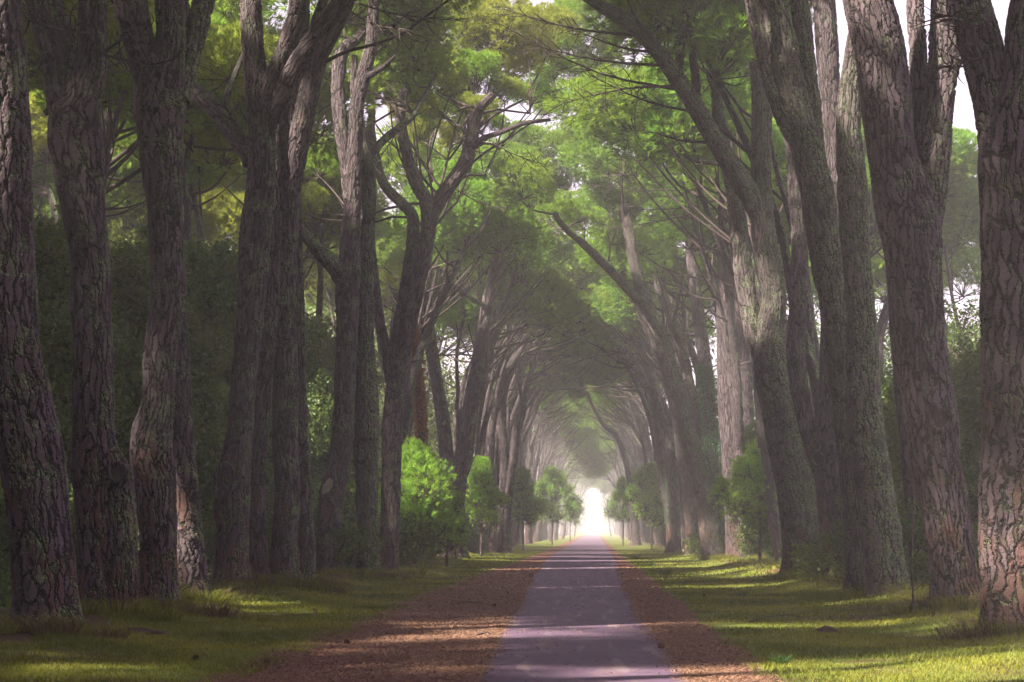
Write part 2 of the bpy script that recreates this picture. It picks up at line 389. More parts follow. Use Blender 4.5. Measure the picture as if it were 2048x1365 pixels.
def needles(P, A, k, Ln, w, spread, r):
    n = len(P)
    d = nrm(A[:, None, :]+r.normal(size=(n, k, 3))*spread)
    L_ = Ln*r.uniform(.7, 1.15, (n, k, 1))
    s = nrm(np.cross(d, r.normal(size=(n, k, 3))))*w*.5
    b = np.repeat(P[:, None, :], k, 1)+d*.02
    V = np.stack([b-s, b+s, b+d*L_], 2).reshape(-1, 3)
    F = np.arange(len(V)).reshape(-1, 3)
    t = np.repeat(np.clip(r.normal(.45, .25, n), 0, 1), k*3)
    return V, F, t
def twig_np(pts, r0, r1, sides=3):
    pts = np.asarray(pts, float); n = len(pts)
    T = nrm(np.gradient(pts, axis=0)); a = nrm(np.cross(T, [.3, .2, 1.0])); b = np.cross(T, a)
    th = np.arange(sides)/sides*2*pi; rr = np.linspace(r0, r1, n)
    V = (pts[:, None]+(a[:, None]*np.cos(th)[None, :, None]+b[:, None]*np.sin(th)[None, :, None])*rr[:, None, None]).reshape(-1, 3)
    i = np.arange(n-1)[:, None]*sides; j = np.arange(sides)[None]; j2 = (j+1) % sides
    Q = np.stack([i+j, i+j2, i+sides+j2, i+sides+j], -1).reshape(-1, 4)
    return V, np.vstack([Q[:, [0, 1, 2]], Q[:, [0, 2, 3]]])

def pine_clump(seed, mat, ntuft=1900, rad=(1.7, 1.7, 1.05), Ln=.22, w=.026, k=11):
    r = np.random.default_rng(seed)
    # sub-puffs on the dome give the cauliflower outline of pine crowns
    ns = 18
    sc = nrm(r.normal(size=(ns, 3))*np.array([1, 1, .8])+np.array([0, 0, .30]))*np.array(rad)*r.uniform(.55, .95, (ns, 1))
    sr = r.uniform(.40, .66, ns)
    pick = r.integers(0, ns, ntuft); d = nrm(r.normal(size=(ntuft, 3))+np.array([0, 0, .28]))
    P = sc[pick]+d*(sr[pick]*(1-.4*r.beta(1, 3, ntuft)))[:, None]
    A = nrm(d*.9+nrm(P)*.3+np.array([0, 0, .55]))
    parts = []
    V, F, t = needles(P, A, k, Ln, w, .34, r)
    parts.append((V, F, 0, t))
    root = np.array([0, 0, -rad[2]*.75])
    for i in range(ns):
        mid = root*.45+sc[i]*.55+r.normal(size=3)*.12-np.array([0, 0, .12])
        V, F = twig_np(catmull([root, mid, sc[i]], 6), .022, .008); parts.append((V, F, 1, 0))
        for j in range(5):
            e = sc[i]+nrm(r.normal(size=3)+[0, 0, .2])*sr[i]*1.0
            V, F = twig_np([mid*.3+sc[i]*.7, (sc[i]+e)/2+r.normal(size=3)*.06, e], .012, .005); parts.append((V, F, 1, 0))
    # dead twigs hanging on the underside
    for i in range(6):
        a = r.uniform(0, 6.28); L_ = r.uniform(.6, 1.6)
        e = root+np.array([cos(a)*L_, sin(a)*L_, r.uniform(-.25, .35)])
        m_ = (root+e)/2+np.array([0, 0, -.08])+r.normal(size=3)*.08
        V, F = twig_np([root, m_, e], .016, .005); parts.append((V, F, 1, 0))
        for j in range(3):
            e2 = m_+(e-m_)*r.uniform(0, 1)+nrm(r.normal(size=3))*.4
            V, F = twig_np([m_+(e-m_)*.3*j, e2], .007, .003); parts.append((V, F, 1, 0))
    V, F, mi, t = merge(parts)
    return mesh_np('foliage_clump', V, F, [mat, M_twig], False, mi, {'tint': ('FLOAT', t)})
def leaf_quads(P, r, size, up=.4):
    n = len(P)
    d = nrm(r.normal(size=(n, 3))); nn = nrm(r.normal(size=(n, 3))+[0, 0, up])
    s = nrm(np.cross(d, nn)); L_ = size*r.uniform(.6, 1.2, (n, 1))
    V = np.stack([P-d*L_*.5, P+s*L_*.3, P+d*L_*.55, P-s*L_*.3], 1).reshape(-1, 3)
    i = np.arange(n)*4
    F = np.vstack([np.stack([i, i+1, i+2], 1), np.stack([i, i+2, i+3], 1)])
    return V, F, np.repeat(np.clip(r.normal(.45, .28, n), 0, 1), 4)
def leaf_clump(seed, mat, n=2600, rad=(1.35, 1.35, 1.1), size=.13, twigs=True):
    r = np.random.default_rng(seed)
    ns = 22
    sc = nrm(r.normal(size=(ns, 3)))*np.array(rad)*r.uniform(.35, .9, (ns, 1)); sr = r.uniform(.22, .5, ns)
    pick = r.integers(0, ns, n); P = sc[pick]+nrm(r.normal(size=(n, 3)))*(sr[pick]*r.uniform(.3, 1.1, n))[:, None]
    parts = []; V, F, t = leaf_quads(P, r, size); parts.append((V, F, 0, t))
    if twigs:
        root = np.array([0, 0, -rad[2]*.6])
        for i in range(ns):
            V, F = twig_np(catmull([root, (root+sc[i])/2+r.normal(size=3)*.12, sc[i]], 5), .022, .006); parts.append((V, F, 1, 0))
    V, F, mi, t = merge(parts)
    return mesh_np('foliage_clump', V, F, [mat, M_twig], False, mi, {'tint': ('FLOAT', t)})
PINE = [pine_clump(100+i, M_needle) for i in range(6)]
M_needle_y = leaf_material('sun_tinted_needles', (.12, .19, .022), (.32, .38, .05), (.28, .27, .035), .55)  # yellower copy of the pine needles, sunlight put into the colour
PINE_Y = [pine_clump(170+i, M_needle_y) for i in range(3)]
YOUNG = [pine_clump(200+i, M_young, 150, (.8, .8, .8), .34, .022, 20) for i in range(4)]
LEAF = [leaf_clump(300+i, M_leaf) for i in range(5)]
LEAFY = [leaf_clump(330+i, M_leaf_yellow, 1500) for i in range(2)]
LEAF_SPARSE = [leaf_clump(350+i, M_leaf, 700, (1.6, 1.6, 1.4), .10) for i in range(2)]

def clump(parent, loc, kind, s, seed, name='foliage_clump', flat=1.0):
    r = np.random.default_rng(seed)
    o = link(name, kind[seed % len(kind)], parent, loc)
    o.rotation_euler = (r.uniform(-.18, .18), r.uniform(-.18, .18), r.uniform(0, 6.28))
    o.scale = (s*r.uniform(.88, 1.12), s*r.uniform(.88, 1.12), s*flat*r.uniform(.85, 1.1))
    return o
def bough_mesh(paths):
    parts = []
    for pts, r0, r1 in paths:
        V, F = twig_np(catmull(pts, 7), r0, r1, 6); parts.append((V, F, 0, 0))
    V, F, mi, t = merge(parts)
    return mesh_np('bough', V, F, [M_bough], True)

# crown over the tips of a tree: boughs fan out of every tip and carry clumps of needles
def crown(root, base, tips, seed, centre=None, spread=2.6, per=4, zr=(1.0, 2.8), scale=(1.0, 1.5), kind=None, inward=0):
    r = np.random.default_rng(seed); kind = kind or PINE
    n = 0
    for tp, rad, pv in tips:
        tp = np.asarray(tp, float)
        paths = []
        a0 = r.uniform(0, 6.28)
        for k in range(per):
            st_ = tp+(pv-tp)*r.uniform(0, .95)
            a = a0+k*2*pi/per+r.uniform(-.5, .5); d = spread*r.uniform(.45, 1.1)
            c = tp+np.array([cos(a)*d+inward, sin(a)*d, r.uniform(*zr)])
            s = r.uniform(*scale)
            q = c-np.array([0, 0, .75*s])
            mid = st_*.45+q*.55+np.array([0, 0, -.25])+r.normal(size=3)*.2
            paths.append(([st_-base, mid-base, q-base], rad*.55, .03))
            clump(root, c-base, kind, s, seed*13+n*7+k, flat=.9); 
            e = mid+np.array([cos(a+.7), sin(a+.7), .15])*1.3
            paths.append(([mid-base, (mid+e)/2-base, e-base], rad*.22, .01))
        n += 1
        link('bough', bough_mesh(paths), root)

LINES = {}
TREE_GROUP = 'stone pines lining the avenue'
def pine(label, base_px, base_py, stems, seed, Y=None, near=True, mat=None, crown_kw=None, top=16.2, sides=None, group=TREE_GROUP, lean=None, nocrown=False):
    """stems: list of dict(p=[(px,py,width)...], dy=depth drift at the end); the first is the trunk, the others limbs."""
    Y = Y or depth_of(base_py)
    base = at(base_px, base_py, Y); gz0 = float(gz(base[0], base[1]))
    base[2] = gz0
    root = empty('pine_tree', base)
    tag(root, label, 'pine tree', group)
    mat = mat or (M_bark_near if near else M_bark)
    if sides is None: sides = 120 if Y < 40 else 88 if Y < 55 else 56 if Y < 75 else 28
    step = .022 if Y < 40 else .035 if Y < 55 else .06 if Y < 75 else .18
    tips = []
    r = np.random.default_rng(seed)
    for si, st in enumerate(stems):
        pts = st['p']; dy = st.get('dy', 0.0); n = len(pts)
        P, R = [], []
        for i, (px, py, w) in enumerate(pts):
            yy = Y+st.get('y0', 0)+dy*(i/(n-1))**1.3
            q = at(px, py, yy); P.append(q); R.append(w*.5*yy/FP)
        P = np.array(P); R = np.array(R)
        if si == 0:
            P[0, 2] = base[2]-.12
        dead = st.get('dead', False)
        if not dead and P[-1, 2] < top:                      # carry on above the picture up to the crown
            d = nrm(P[-1]-P[-2]); k = 0
            while P[-1, 2] < top and k < 8:
                d = nrm(d*.75+np.array([(.14 if base[0] < 0 else -.14)+r.normal()*.12, r.normal()*.12, .6]))
                stp = min(2.2, max(.8, top-P[-1, 2]+.3))
                P = np.vstack([P, P[-1]+d*stp]); R = np.append(R, R[-1]*.84); k += 1
        sd_ = max(10, int(sides*(1 if si == 0 else .55))); stp_ = step*(1 if si == 0 else 1.5)
        if R.mean() < .06: sd_ = 10; stp_ = .12
        m_ = st.get('mat') or (mat if (si == 0 or R.mean() > .13) else M_bark_limb)
        tube('trunk' if si == 0 else ('dead_branch' if dead else 'limb'), P-base, R, sd_, stp_, m_, seed*17+si, root,
             lump=st.get('lump', .06), flare=.6 if si == 0 else 0, v0=0 if si == 0 else P[0, 2])
        LINES.setdefault(root.name, []).append((catmull(P, 60), catmull(np.column_stack([P, R]), 60)[:, 3]))
        if not dead and st.get('crown', True): tips.append((P[-1], R[-1], P[-2]))
    if not nocrown:
        kw = dict(spread=2.3, per=4 if Y < 48 else 3, inward=.5 if base[0] < 0 else -.5); kw.update(crown_kw or {})
        crown(root, base, tips, seed, **kw)
    return root, base

def scar(root, base, px, py, Y, w, h, tilt=0.0, mat=None, name='knot', deep=False):
    """a cut limb: a collar of bark round a weathered oval face"""
    c = at(px, py, Y); s = Y/FP; a, b = w*.5*s, h*.5*s
    n1, n2 = 32, 10
    V, F = [], []
    for j in range(n2+1):                       # collar
        u = j/n2*pi
        for i in range(n1):
            t = i/n1*2*pi; wv = 1+.06*sin(3*t+1)+.04*sin(7*t)
            rr = 1+.28*cos(u); V.append([a*wv*rr*cos(t), -.30*a*sin(u)*(1+.3*sin(2*t)), b*wv*rr*sin(t)])
    for j in range(n2):
        for i in range(n1): F.append([j*n1+i, j*n1+(i+1) % n1, (j+1)*n1+(i+1) % n1, (j+1)*n1+i])
    V = np.array(V); ct, st = cos(tilt), sin(tilt)
    V = np.stack([V[:, 0]*ct-V[:, 2]*st, V[:, 1], V[:, 0]*st+V[:, 2]*ct], 1)
    co = V*np.array([1, 1, 1])+5
    me = mesh_np(name, V, np.array(F), M_bark, True, attrs={'bark_co': ('FLOAT_VECTOR', co)})
    k = link(name, me, root, c-base)
    V2, F2 = [], []
    m = 7
    for j in range(m):
        rr = j/(m-1)*.86
        for i in range(n1):
            t = i/n1*2*pi; V2.append([a*rr*cos(t), (.10 if deep else -.10)*a*(1-rr*rr)+.004*sin(9*rr*3)-.01, b*rr*sin(t)])
    for j in range(m-1):
        for i in range(n1): F2.append([j*n1+i, j*n1+(i+1) % n1, (j+1)*n1+(i+1) % n1, (j+1)*n1+i])
    V2 = np.array(V2); V2 = np.stack([V2[:, 0]*ct-V2[:, 2]*st, V2[:, 1], V2[:, 0]*st+V2[:, 2]*ct], 1)
    link('cut_face', mesh_np('cut_face', V2, np.array(F2), mat or M_cutwood, True), k)
    return k

def st(*pts, **kw):
    d = dict(p=list(pts)); d.update(kw); return d

# ================================================================== LEFT ROW (traced)
L1, b1 = pine('nearest left pine, thick bark trunk cut off by the left edge of the photo', 98, 1287, [
    st((98,1290,122),(90,1150,112),(78,1020,118),(60,900,124),(40,800,124),(18,690,118),(8,520,114),(6,330,112),(-2,120,106),(-8,-40,100)),
    ], 11, mat=M_bark_near)
L2, b2 = pine('left pine with elbow bend and two upper limbs, fused stump at its foot', 205, 1257, [
    st((196,1258,84),(195,1120,74),(190,1000,76),(188,930,88),(187,860,78),(188,740,76),(182,620,74),(178,510,72),(166,410,84),(156,320,96),(150,250,104),(160,200,80),(182,110,58),(186,0,52),(188,-90,48)),
    st((150,270,80),(136,205,76),(122,130,68),(100,50,68),(82,-20,66),(64,-110,60), dy=1.0),
    st((238,1262,66),(242,1150,60),(244,1040,58),(236,960,54),(212,905,44), dead=True, mat=M_bark_near, lump=.1),
    st((135,205,20),(108,215,18),(90,228,12), dead=True)], 12, mat=M_bark_near)
scar(L2, b2, 236, 948, depth_of(1257)-.32, 36, 44, .3, M_scar, deep=True)
L3, b3 = pine('left pine with swollen lower trunk and a three-way fork high up', 318, 1240, [
    st((319,1242,74),(316,1120,66),(312,1000,74),(304,920,78),(304,868,76),(316,800,60),(320,700,62),(333,615,64),(333,500,62),(328,400,66),(322,280,84),(322,190,94),(340,110,56),(340,10,54),(342,-80,48)),
    st((316,210,66),(290,130,58),(268,50,56),(248,-20,54),(225,-100,48), dy=-.8),
    st((350,200,56),(372,130,46),(396,50,42),(415,-30,40), dy=1.2)], 13, mat=M_bark_near)
L3b, _ = pine('dark pine leaning out from behind the swollen left trunk', 392, 1219, [
    st((390,1222,58),(380,1100,54),(371,960,46),(364,830,38),(358,700,36),(352,560,34),(345,430,32),(340,330,30))], 14, mat=M_bark_near)
L4, b4 = pine('left pine with knotted burl low on its trunk and a raking branch', 463, 1198, [
    st((463,1200,74),(464,1090,62),(464,1000,70),(470,935,62),(480,860,50),(486,780,48),(494,700,50),(504,600,52),(510,480,58),(522,360,52),(524,260,50),(520,205,54),(508,130,42),(502,40,40),(500,-50,36)),
    st((530,230,44),(545,165,38),(572,100,34),(592,40,36),(604,-30,34), dy=-1.0),
    st((548,240,40),(580,160,38),(618,95,36),(668,25,34),(710,-40,30), dy=-2.0),
    st((505,315,34),(470,272,34),(436,228,32),(398,192,28),(360,160,24),(310,120,20), dy=2.5),
    st((495,330,20),(478,265,18),(452,210,16),(470,150,12),(500,80,8), dy=2.0, dead=True)], 15, mat=M_bark_near)
scar(L4, b4, 447, 960, depth_of(1198)-.34, 34, 60, -.3, M_scar, deep=True)
scar(L4, b4, 474, 948, depth_of(1198)-.42, 16, 22, -.3, M_bark_limb)
L4b, _ = pine('slim pine pressed against the right side of the burled trunk', 515, 1189, [
    st((517,1191,44),(514,1080,36),(514,960,30),(522,850,30),(530,740,30),(540,600,32),(545,480,30),(545,360,28))], 16, mat=M_bark_near)
L5, b5 = pine('pine with rust-coloured foot and two limbs parting high up', 568, 1188, [
    st((568,1190,60),(569,1080,50),(574,980,48),(570,880,48),(570,760,46),(566,640,48),(566,520,52),(570,420,56),(572,330,50),(574,250,44),(586,150,38),(598,60,38),(604,-40,34)),
    st((580,380,44),(594,300,40),(612,215,38),(634,120,38),(668,50,36),(700,-20,30), dy=-1.2),
    st((640,130,8),(690,105,7),(745,90,6),(800,70,5),(850,35,5),(905,-5,4), dy=-3, dead=True)], 17, mat=M_bark_near, crown_kw=dict(per=2))
L5b, _ = pine('dark narrow pine just behind the rust-footed trunk', 612, 1187, [
    st((613,1190,38),(611,1080,32),(608,960,26),(603,820,20),(598,700,22),(594,560,24),(590,420,24))], 18, mat=M_bark_near)
L6, b6 = pine('pine with a pale oval cut scar low down and a mossy elbow branch', 656, 1163, [
    st((656,1165,44),(659,1080,46),(662,1000,48),(674,940,46),(686,860,42),(690,760,40),(694,660,42),(696,560,46),(702,470,36),(706,380,32),(710,290,28),(716,200,26),(728,150,26),(742,90,22),(748,0,20),(752,-60,18)),
    st((690,560,40),(664,528,34),(634,500,26),(608,468,18),(588,440,12), dy=-1.5, mat=M_bark_moss, crown=False),
    st((700,400,26),(692,320,26),(680,240,27),(676,170,25),(684,105,24),(712,80,18),(730,60,14), dy=1.5),
    st((726,160,16),(750,145,13),(772,130,10),(792,110,3), dead=True, dy=-1)], 19, mat=M_bark_near, crown_kw=dict(per=2))
scar(L6, b6, 656, 972, depth_of(1163)-.40, 22, 46, -.45, M_cutwood)
TL7 = pine('straight pine with a pale lichen patch at mid height', 737, 1162, [
    st((737,1164,42),(736,1060,39),(734,980,42),(732,880,48),(733,800,46),(730,700,36),(730,600,32),(733,500,28),(737,420,27),(737,345,26),(728,300,18),(716,240,15),(708,180,12)),
    st((740,350,20),(750,305,17),(768,280,16),(799,255,15),(826,232,12),(850,190,9), dy=2)], 20, mat=M_bark_moss, crown_kw=dict(per=1))
TL8 = pine('twin-stemmed pine leaning over the lane with a long curved upper limb', 776, 1151, [
    st((776,1153,38),(780,1050,37),(782,950,36),(784,860,38),(790,780,34),(804,700,32),(822,620,32),(840,540,32),(855,470,28),(868,420,28),(900,370,26),(930,325,26),(944,270,22),(952,230,18),(985,190,14)),
    st((786,860,30),(790,760,32),(792,700,30),(806,620,28),(822,520,26),(826,440,22),(806,410,20),(772,375,18),(754,330,16),(742,260,14), dy=1.5, mat=M_bark_moss),
    st((856,455,26),(852,405,26),(828,358,24),(812,300,22),(802,240,18),(806,180,14), dy=-1.5),
    st((938,300,16),(965,278,12),(1005,264,10),(1048,247,9),(1100,240,6), dy=-2, crown=False, dead=True),
    st((781,760,20),(772,700,20),(758,640,20),(750,570,18),(740,480,16), dy=2)], 21, mat=M_bark_near, nocrown=True)
L9, _ = pine('pine smothered in rusty dead ivy behind the bright young pine', 842, 1128, [
    st((844,1130,22),(842,1000,18),(842,880,18),(838,780,16),(832,700,15),(826,600,14))], 22, Y=92, near=False)
TL10 = pine('V-shaped pine, its right stem leaning outward pale and scaly', 907, 1120, [
    st((908,1122,50),(908,1030,44),(912,960,44),(925,925,38),(936,850,34),(946,780,30),(962,690,27),(976,600,24),(985,560,22),(996,510,18)),
    st((908,985,34),(896,930,30),(884,830,28),(868,730,26),(854,640,24),(840,560,20),(830,500,16), dy=1),
    st((952,690,14),(940,600,12),(950,590,10)), ][:2]+[
    st((975,612,10),(950,602,9),(910,572,8),(873,534,6), dead=True, dy=-4, mat=M_bark_moss)], 23, near=False, nocrown=True)
TL11 = pine('dark pine bending right over the lane at the tunnel entrance', 1003, 1107, [
    st((1004,1110,32),(1008,1000,28),(1006,910,26),(1000,830,24),(1008,760,22),(1018,690,20),(1022,640,18),(1040,600,14),(1060,560,10)),
    st((1010,760,16),(1030,720,13),(1060,690,10),(1100,672,7),(1130,668,4), dy=-2, dead=True)], 24, Y=136, near=False, nocrown=True)

# ================================================================== RIGHT ROW (traced)
R1, rb1 = pine('nearest right pine, dark trunk cut off by the right edge of the photo', 2038, 1288, [
    st((2040,1290,150),(2034,1150,138),(2032,1000,138),(2032,850,136),(2030,700,130),(2034,560,134),(2030,450,136),(2026,340,132),(2030,250,120),(2044,150,76),(2052,40,70),(2056,-60,64)),
    st((2010,330,90),(1996,230,86),(1972,130,84),(1950,50,82),(1930,-20,78),(1905,-110,70), dy=1)], 31, mat=M_bark_near)
R2, rb2 = pine('right pine with a round knot and a V fork into two great limbs', 1918, 1243, [
    st((1920,1245,94),(1904,1120,86),(1890,1020,86),(1872,930,92),(1864,850,98),(1852,770,94),(1842,680,92),(1832,580,102),(1824,480,112),(1806,400,110),(1785,310,88),(1773,210,92),(1762,120,92),(1735,0,90),(1712,-90,80)),
    st((1845,460,74),(1860,380,66),(1866,310,66),(1878,200,56),(1888,100,58),(1892,0,58),(1896,-80,52), dy=1.2),
    st((1836,440,40),(1836,330,36),(1838,210,32),(1836,100,32),(1830,0,30), dy=2)], 32, mat=M_bark_near)
scar(R2, rb2, 1880, 838, depth_of(1243)-.45, 42, 48, .1, M_scar, deep=True)
scar(R2, rb2, 1836, 395, depth_of(1243)-.35, 20, 24, .1, M_scar, deep=True)
R2b, _ = pine('half-hidden pine behind the knotted right trunk', 1846, 1196, [
    st((1848,1198,50),(1840,1080,44),(1828,960,40),(1815,840,36),(1800,700,34),(1790,560,32),(1770,420,30),(1760,300,28))], 33, mat=M_bark_near)
RB, rbB = pine('right pine with a broken green lichen sleeve high on its trunk', 1776, 1210, [
    st((1778,1212,82),(1766,1100,74),(1750,980,74),(1737,900,72),(1727,820,68),(1726,740,62),(1724,660,56),(1716,560,54),(1708,460,54),(1702,350,56),(1698,290,50),(1698,220,44),(1704,150,40),(1716,60,38),(1722,-40,34))], 34, mat=M_bark_moss)
RA, _ = pine('long right pine raking left, green lichen down its right side', 1714, 1204, [
    st((1716,1206,48),(1714,1100,46),(1706,980,46),(1694,860,48),(1684,760,48),(1676,690,50),(1662,580,56),(1650,500,62),(1636,400,64),(1614,300,62),(1584,200,62),(1562,100,62),(1543,0,54),(1530,-80,48)),
    st((1652,470,40),(1640,380,38),(1630,290,34),(1620,180,33),(1608,80,34),(1598,-10,34), dy=1.5),
    st((1598,290,28),(1570,250,24),(1545,190,20),(1525,120,18),(1508,50,16),(1490,-20,14), dy=-.8, mat=M_bark_moss)], 35, mat=M_bark_moss)
R4, rb4 = pine('right pine with a burl where two stems part', 1672, 1173, [
    st((1674,1176,50),(1668,1080,50),(1660,1000,50),(1656,930,54),(1658,860,48),(1658,780,38),(1658,700,34),(1664,560,34),(1668,440,34),(1668,330,36),(1662,220,38),(1655,110,42),(1648,0,44),(1644,-60,40)),
    st((1650,960,36),(1632,915,34),(1614,850,34),(1600,780,35),(1592,700,36),(1597,580,33),(1598,470,30),(1590,370,28),(1582,290,22), dy=1.5)], 36, mat=M_bark_near)
scar(R4, rb4, 1634, 918, depth_of(1173)-.30, 22, 30, .4, M_scar, deep=True)
TR5 = pine('big right pine leaning left with a long mossy limb arching over the lane', 1604, 1166, [
    st((1606,1168,82),(1602,1080,78),(1592,990,76),(1576,900,76),(1560,810,74),(1544,730,70),(1540,660,54),(1548,600,46),(1538,530,46),(1526,460,46),(1523,380,40),(1522,300,38),(1524,200,38),(1514,100,36),(1490,0,32)),
    st((1530,720,48),(1508,660,40),(1494,590,38),(1484,520,38),(1474,430,34),(1462,350,28),(1440,260,24),(1432,180,20), dy=2.5, mat=M_bark_moss),
    st((1522,440,36),(1496,386,40),(1466,336,40),(1430,280,34),(1394,220,34),(1354,156,32),(1316,104,30),(1280,64,30),(1240,36,26),(1190,5,20),(1150,-20,14), dy=-3, mat=M_bark_moss),
    st((1395,222,18),(1390,150,18),(1382,90,16),(1368,10,12), dy=-1, crown=False, dead=True),
    st((1356,160,18),(1362,90,18),(1374,20,14), dy=-2, crown=False, dead=True)], 37, mat=M_bark_moss, crown_kw=dict(per=2))
TR7 = pine('broad purple-barked pine with an oval scar at half height', 1476, 1128, [
    st((1478,1130,50),(1470,1000,46),(1462,880,44),(1454,740,40),(1450,600,36),(1454,470,34),(1464,370,32),(1470,260,30),(1462,150,26),(1446,60,24),(1438,-20,20)),
    st((1465,330,22),(1446,240,22),(1424,170,22),(1400,100,20),(1382,30,16), dy=-2)], 38, near=False, crown_kw=dict(per=1))
R8, _ = pine('straight pale pine tight against the purple-barked trunk', 1496, 1124, [
    st((1496,1126,42),(1492,980,38),(1488,840,40),(1484,700,36),(1480,560,34),(1476,440,28),(1474,330,24))], 39, near=False, Y=100, crown_kw=dict(per=2))
scar(R8, at(1496,1124,100)*np.array([1,1,0]), 1463, 875, depth_of(1128)-.45, 18, 26, 0, M_cutwood)
TR9 = pine('slender pine slanting left, bright moss along its upper side', 1430, 1125, [
    st((1432,1128,50),(1418,1050,42),(1406,990,38),(1392,930,36),(1376,870,34),(1360,810,33),(1344,760,32),(1326,705,31),(1304,645,29),(1288,600,26),(1272,540,22),(1258,470,20),(1250,410,17)),
    st((1292,610,20),(1264,588,18),(1220,540,17),(1176,497,15),(1127,453,11), dy=-4, mat=M_bark_moss)], 40, near=False, mat=M_bark_moss, crown_kw=dict(per=1))
R10, _ = pine('ivy-clad pine forking into two stems above the ivy', 1424, 1118, [
    st((1426,1122,36),(1426,1000,32),(1422,900,30),(1416,800,28),(1408,710,27),(1398,640,26),(1388,560,24),(1380,480,20),(1380,400,18),(1388,330,15)),
    st((1420,900,24),(1396,840,22),(1376,760,22),(1366,700,21),(1348,650,19),(1328,600,18),(1306,540,16),(1290,460,14), dy=2, mat=M_bark_moss)], 41, Y=108, near=False)
TR11 = pine('dark bent pine at the right mouth of the tunnel', 1345, 1108, [
    st((1347,1112,30),(1346,1000,26),(1342,930,25),(1332,870,22),(1312,800,19),(1298,720,18),(1286,640,15),(1276,580,12))], 42, Y=130, near=False, nocrown=True)
R12, _ = pine('thin dark pine arching left in front of the hazy tunnel end', 1270, 1092, [
    st((1272,1095,20),(1268,1020,15),(1262,970,13),(1248,910,12),(1232,872,11),(1208,850,9))], 43, Y=195, near=False)

# ================================================================== pines of the rows beyond (prototypes, then copies)
def proto(seed):
    r = np.random.default_rng(seed)
    root = empty('pine_tree', (0, 0, 0))
    fork = r.uniform(4.0, 9.0); rad = r.uniform(.24, .34)
    lean = r.uniform(.0, .16)
    P = [np.array([0, 0, -.15])]
    for i in range(1, 5): P.append(P[-1]+np.array([lean*fork/4+r.normal()*.07, r.normal()*.08, fork/4]))
    tube('trunk', P, [rad*1.12, rad, rad*.95, rad*.92, rad*.9], 22, .25, M_bark, seed, root, lump=.06, flare=.2)
    ns = int(r.integers(2, 4)); paths = []
    tips = []
    for k in range(ns):
        a = (k-(ns-1)/2)*1.3+r.normal()*.3
        Q = [P[-1]-np.array([0, 0, .5])]; top = r.uniform(14.2, 17.0)
        n = 5; dx = r.uniform(*((1.6, 4.6) if seed % 3 == 0 else (.4, 2.6))); out = sin(a)*r.uniform(.5, 1.6)
        for i in range(1, n+1):
            u = i/n
            Q.append(np.array([P[-1][0]+dx*u**1.6+r.normal()*.10, P[-1][1]+out*u+r.normal()*.13, P[-1][2]-.5+(top-P[-1][2]+.5)*u]))
        r0 = rad*(.92 if k == ns//2 else r.uniform(.52, .66))
        tube('limb', Q, np.linspace(r0, r0*.42, n+1), 14, .3, M_bark_limb if k % 2 else M_bark, seed*5+k, root, lump=.05, v0=fork)
        for j in range(4):
            a2 = r.uniform(0, 6.28); d = r.uniform(1.0, 3.2)
            c = Q[-1]+np.array([cos(a2)*d+.8, sin(a2)*d, r.uniform(.2, 3.0)]); s = r.uniform(1.0, 1.6)
            q = c-np.array([0, 0, .75*s])
            s0 = Q[-1]+(Q[-3]-Q[-1])*r.uniform(0, .9)
            paths.append(([s0, s0*.45+q*.55+np.array([0, 0, -.3]), q], r0*.33, .03))
            clump(root, c, PINE, s, seed*31+k*5+j, flat=.9)
        for j in range(2):
            i0 = int(r.integers(2, 4)); a2 = r.uniform(0, 6.28)
            e = Q[i0]+np.array([cos(a2)*1.8, sin(a2)*1.8, r.uniform(.4, 1.5)])
            paths.append(([Q[i0], (Q[i0]+e)/2+np.array([0, 0, -.15]), e], .045, .01))
    link('bough', bough_mesh(paths), root)
    return root
def kids(o): return [c for c in col.objects if c.parent == o]
protos = [proto(500+i) for i in range(9)]
PK = [(p, list(kids(p))) for p in protos]
used = set()
def place_proto(i, loc, rz, s, label, group, skip=0, name=None, yellow=0):
    p, ks = PK[i]
    rs = np.random.default_rng(int(abs(loc[1])*100))
    if i not in used:
        used.add(i); o = p
    else:
        o = p.copy(); col.objects.link(o)
        for c in ks:
            if skip and c.name.startswith('foliage') and rs.random() < skip: continue
            d = c.copy()
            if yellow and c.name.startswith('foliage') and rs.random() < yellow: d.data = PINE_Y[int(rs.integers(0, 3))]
            d.parent = o; col.objects.link(d)
    o.location = loc; o.rotation_euler = (0, 0, rz); o.scale = (s, s, s)
    tag(o, label, 'pine tree', group)
    return o
r = np.random.default_rng(78)
for i in range(7):  # unseen continuation of both rows, added so the near trunks stand in shade
    for x0, rz in ((-8.0, 0), (6.3, pi)):
        y = 22.5-i*5.2+r.uniform(-1, 1); x = x0+r.normal()*.2
        place_proto(int(r.integers(0, 9)), (x, y, float(gz(x, y))), rz+r.normal()*.2, 1.0, 'pine of the '+('left' if x < 0 else 'right')+' row out of view beside or behind the viewpoint, added for shade', 'row pines beside the viewpoint')
for i in range(14):  # unseen pines added off to the left for their shade
    y = -12+i*4.3; x = -14.5-(i % 3)*4.2
    if y > 38: continue
    place_proto(i % 9, (x, y, 0), i*1.3, 1.0, 'unseen pine added for shade left of the viewpoint', 'unseen pines added for shade beside the viewpoint')
r = np.random.default_rng(77)
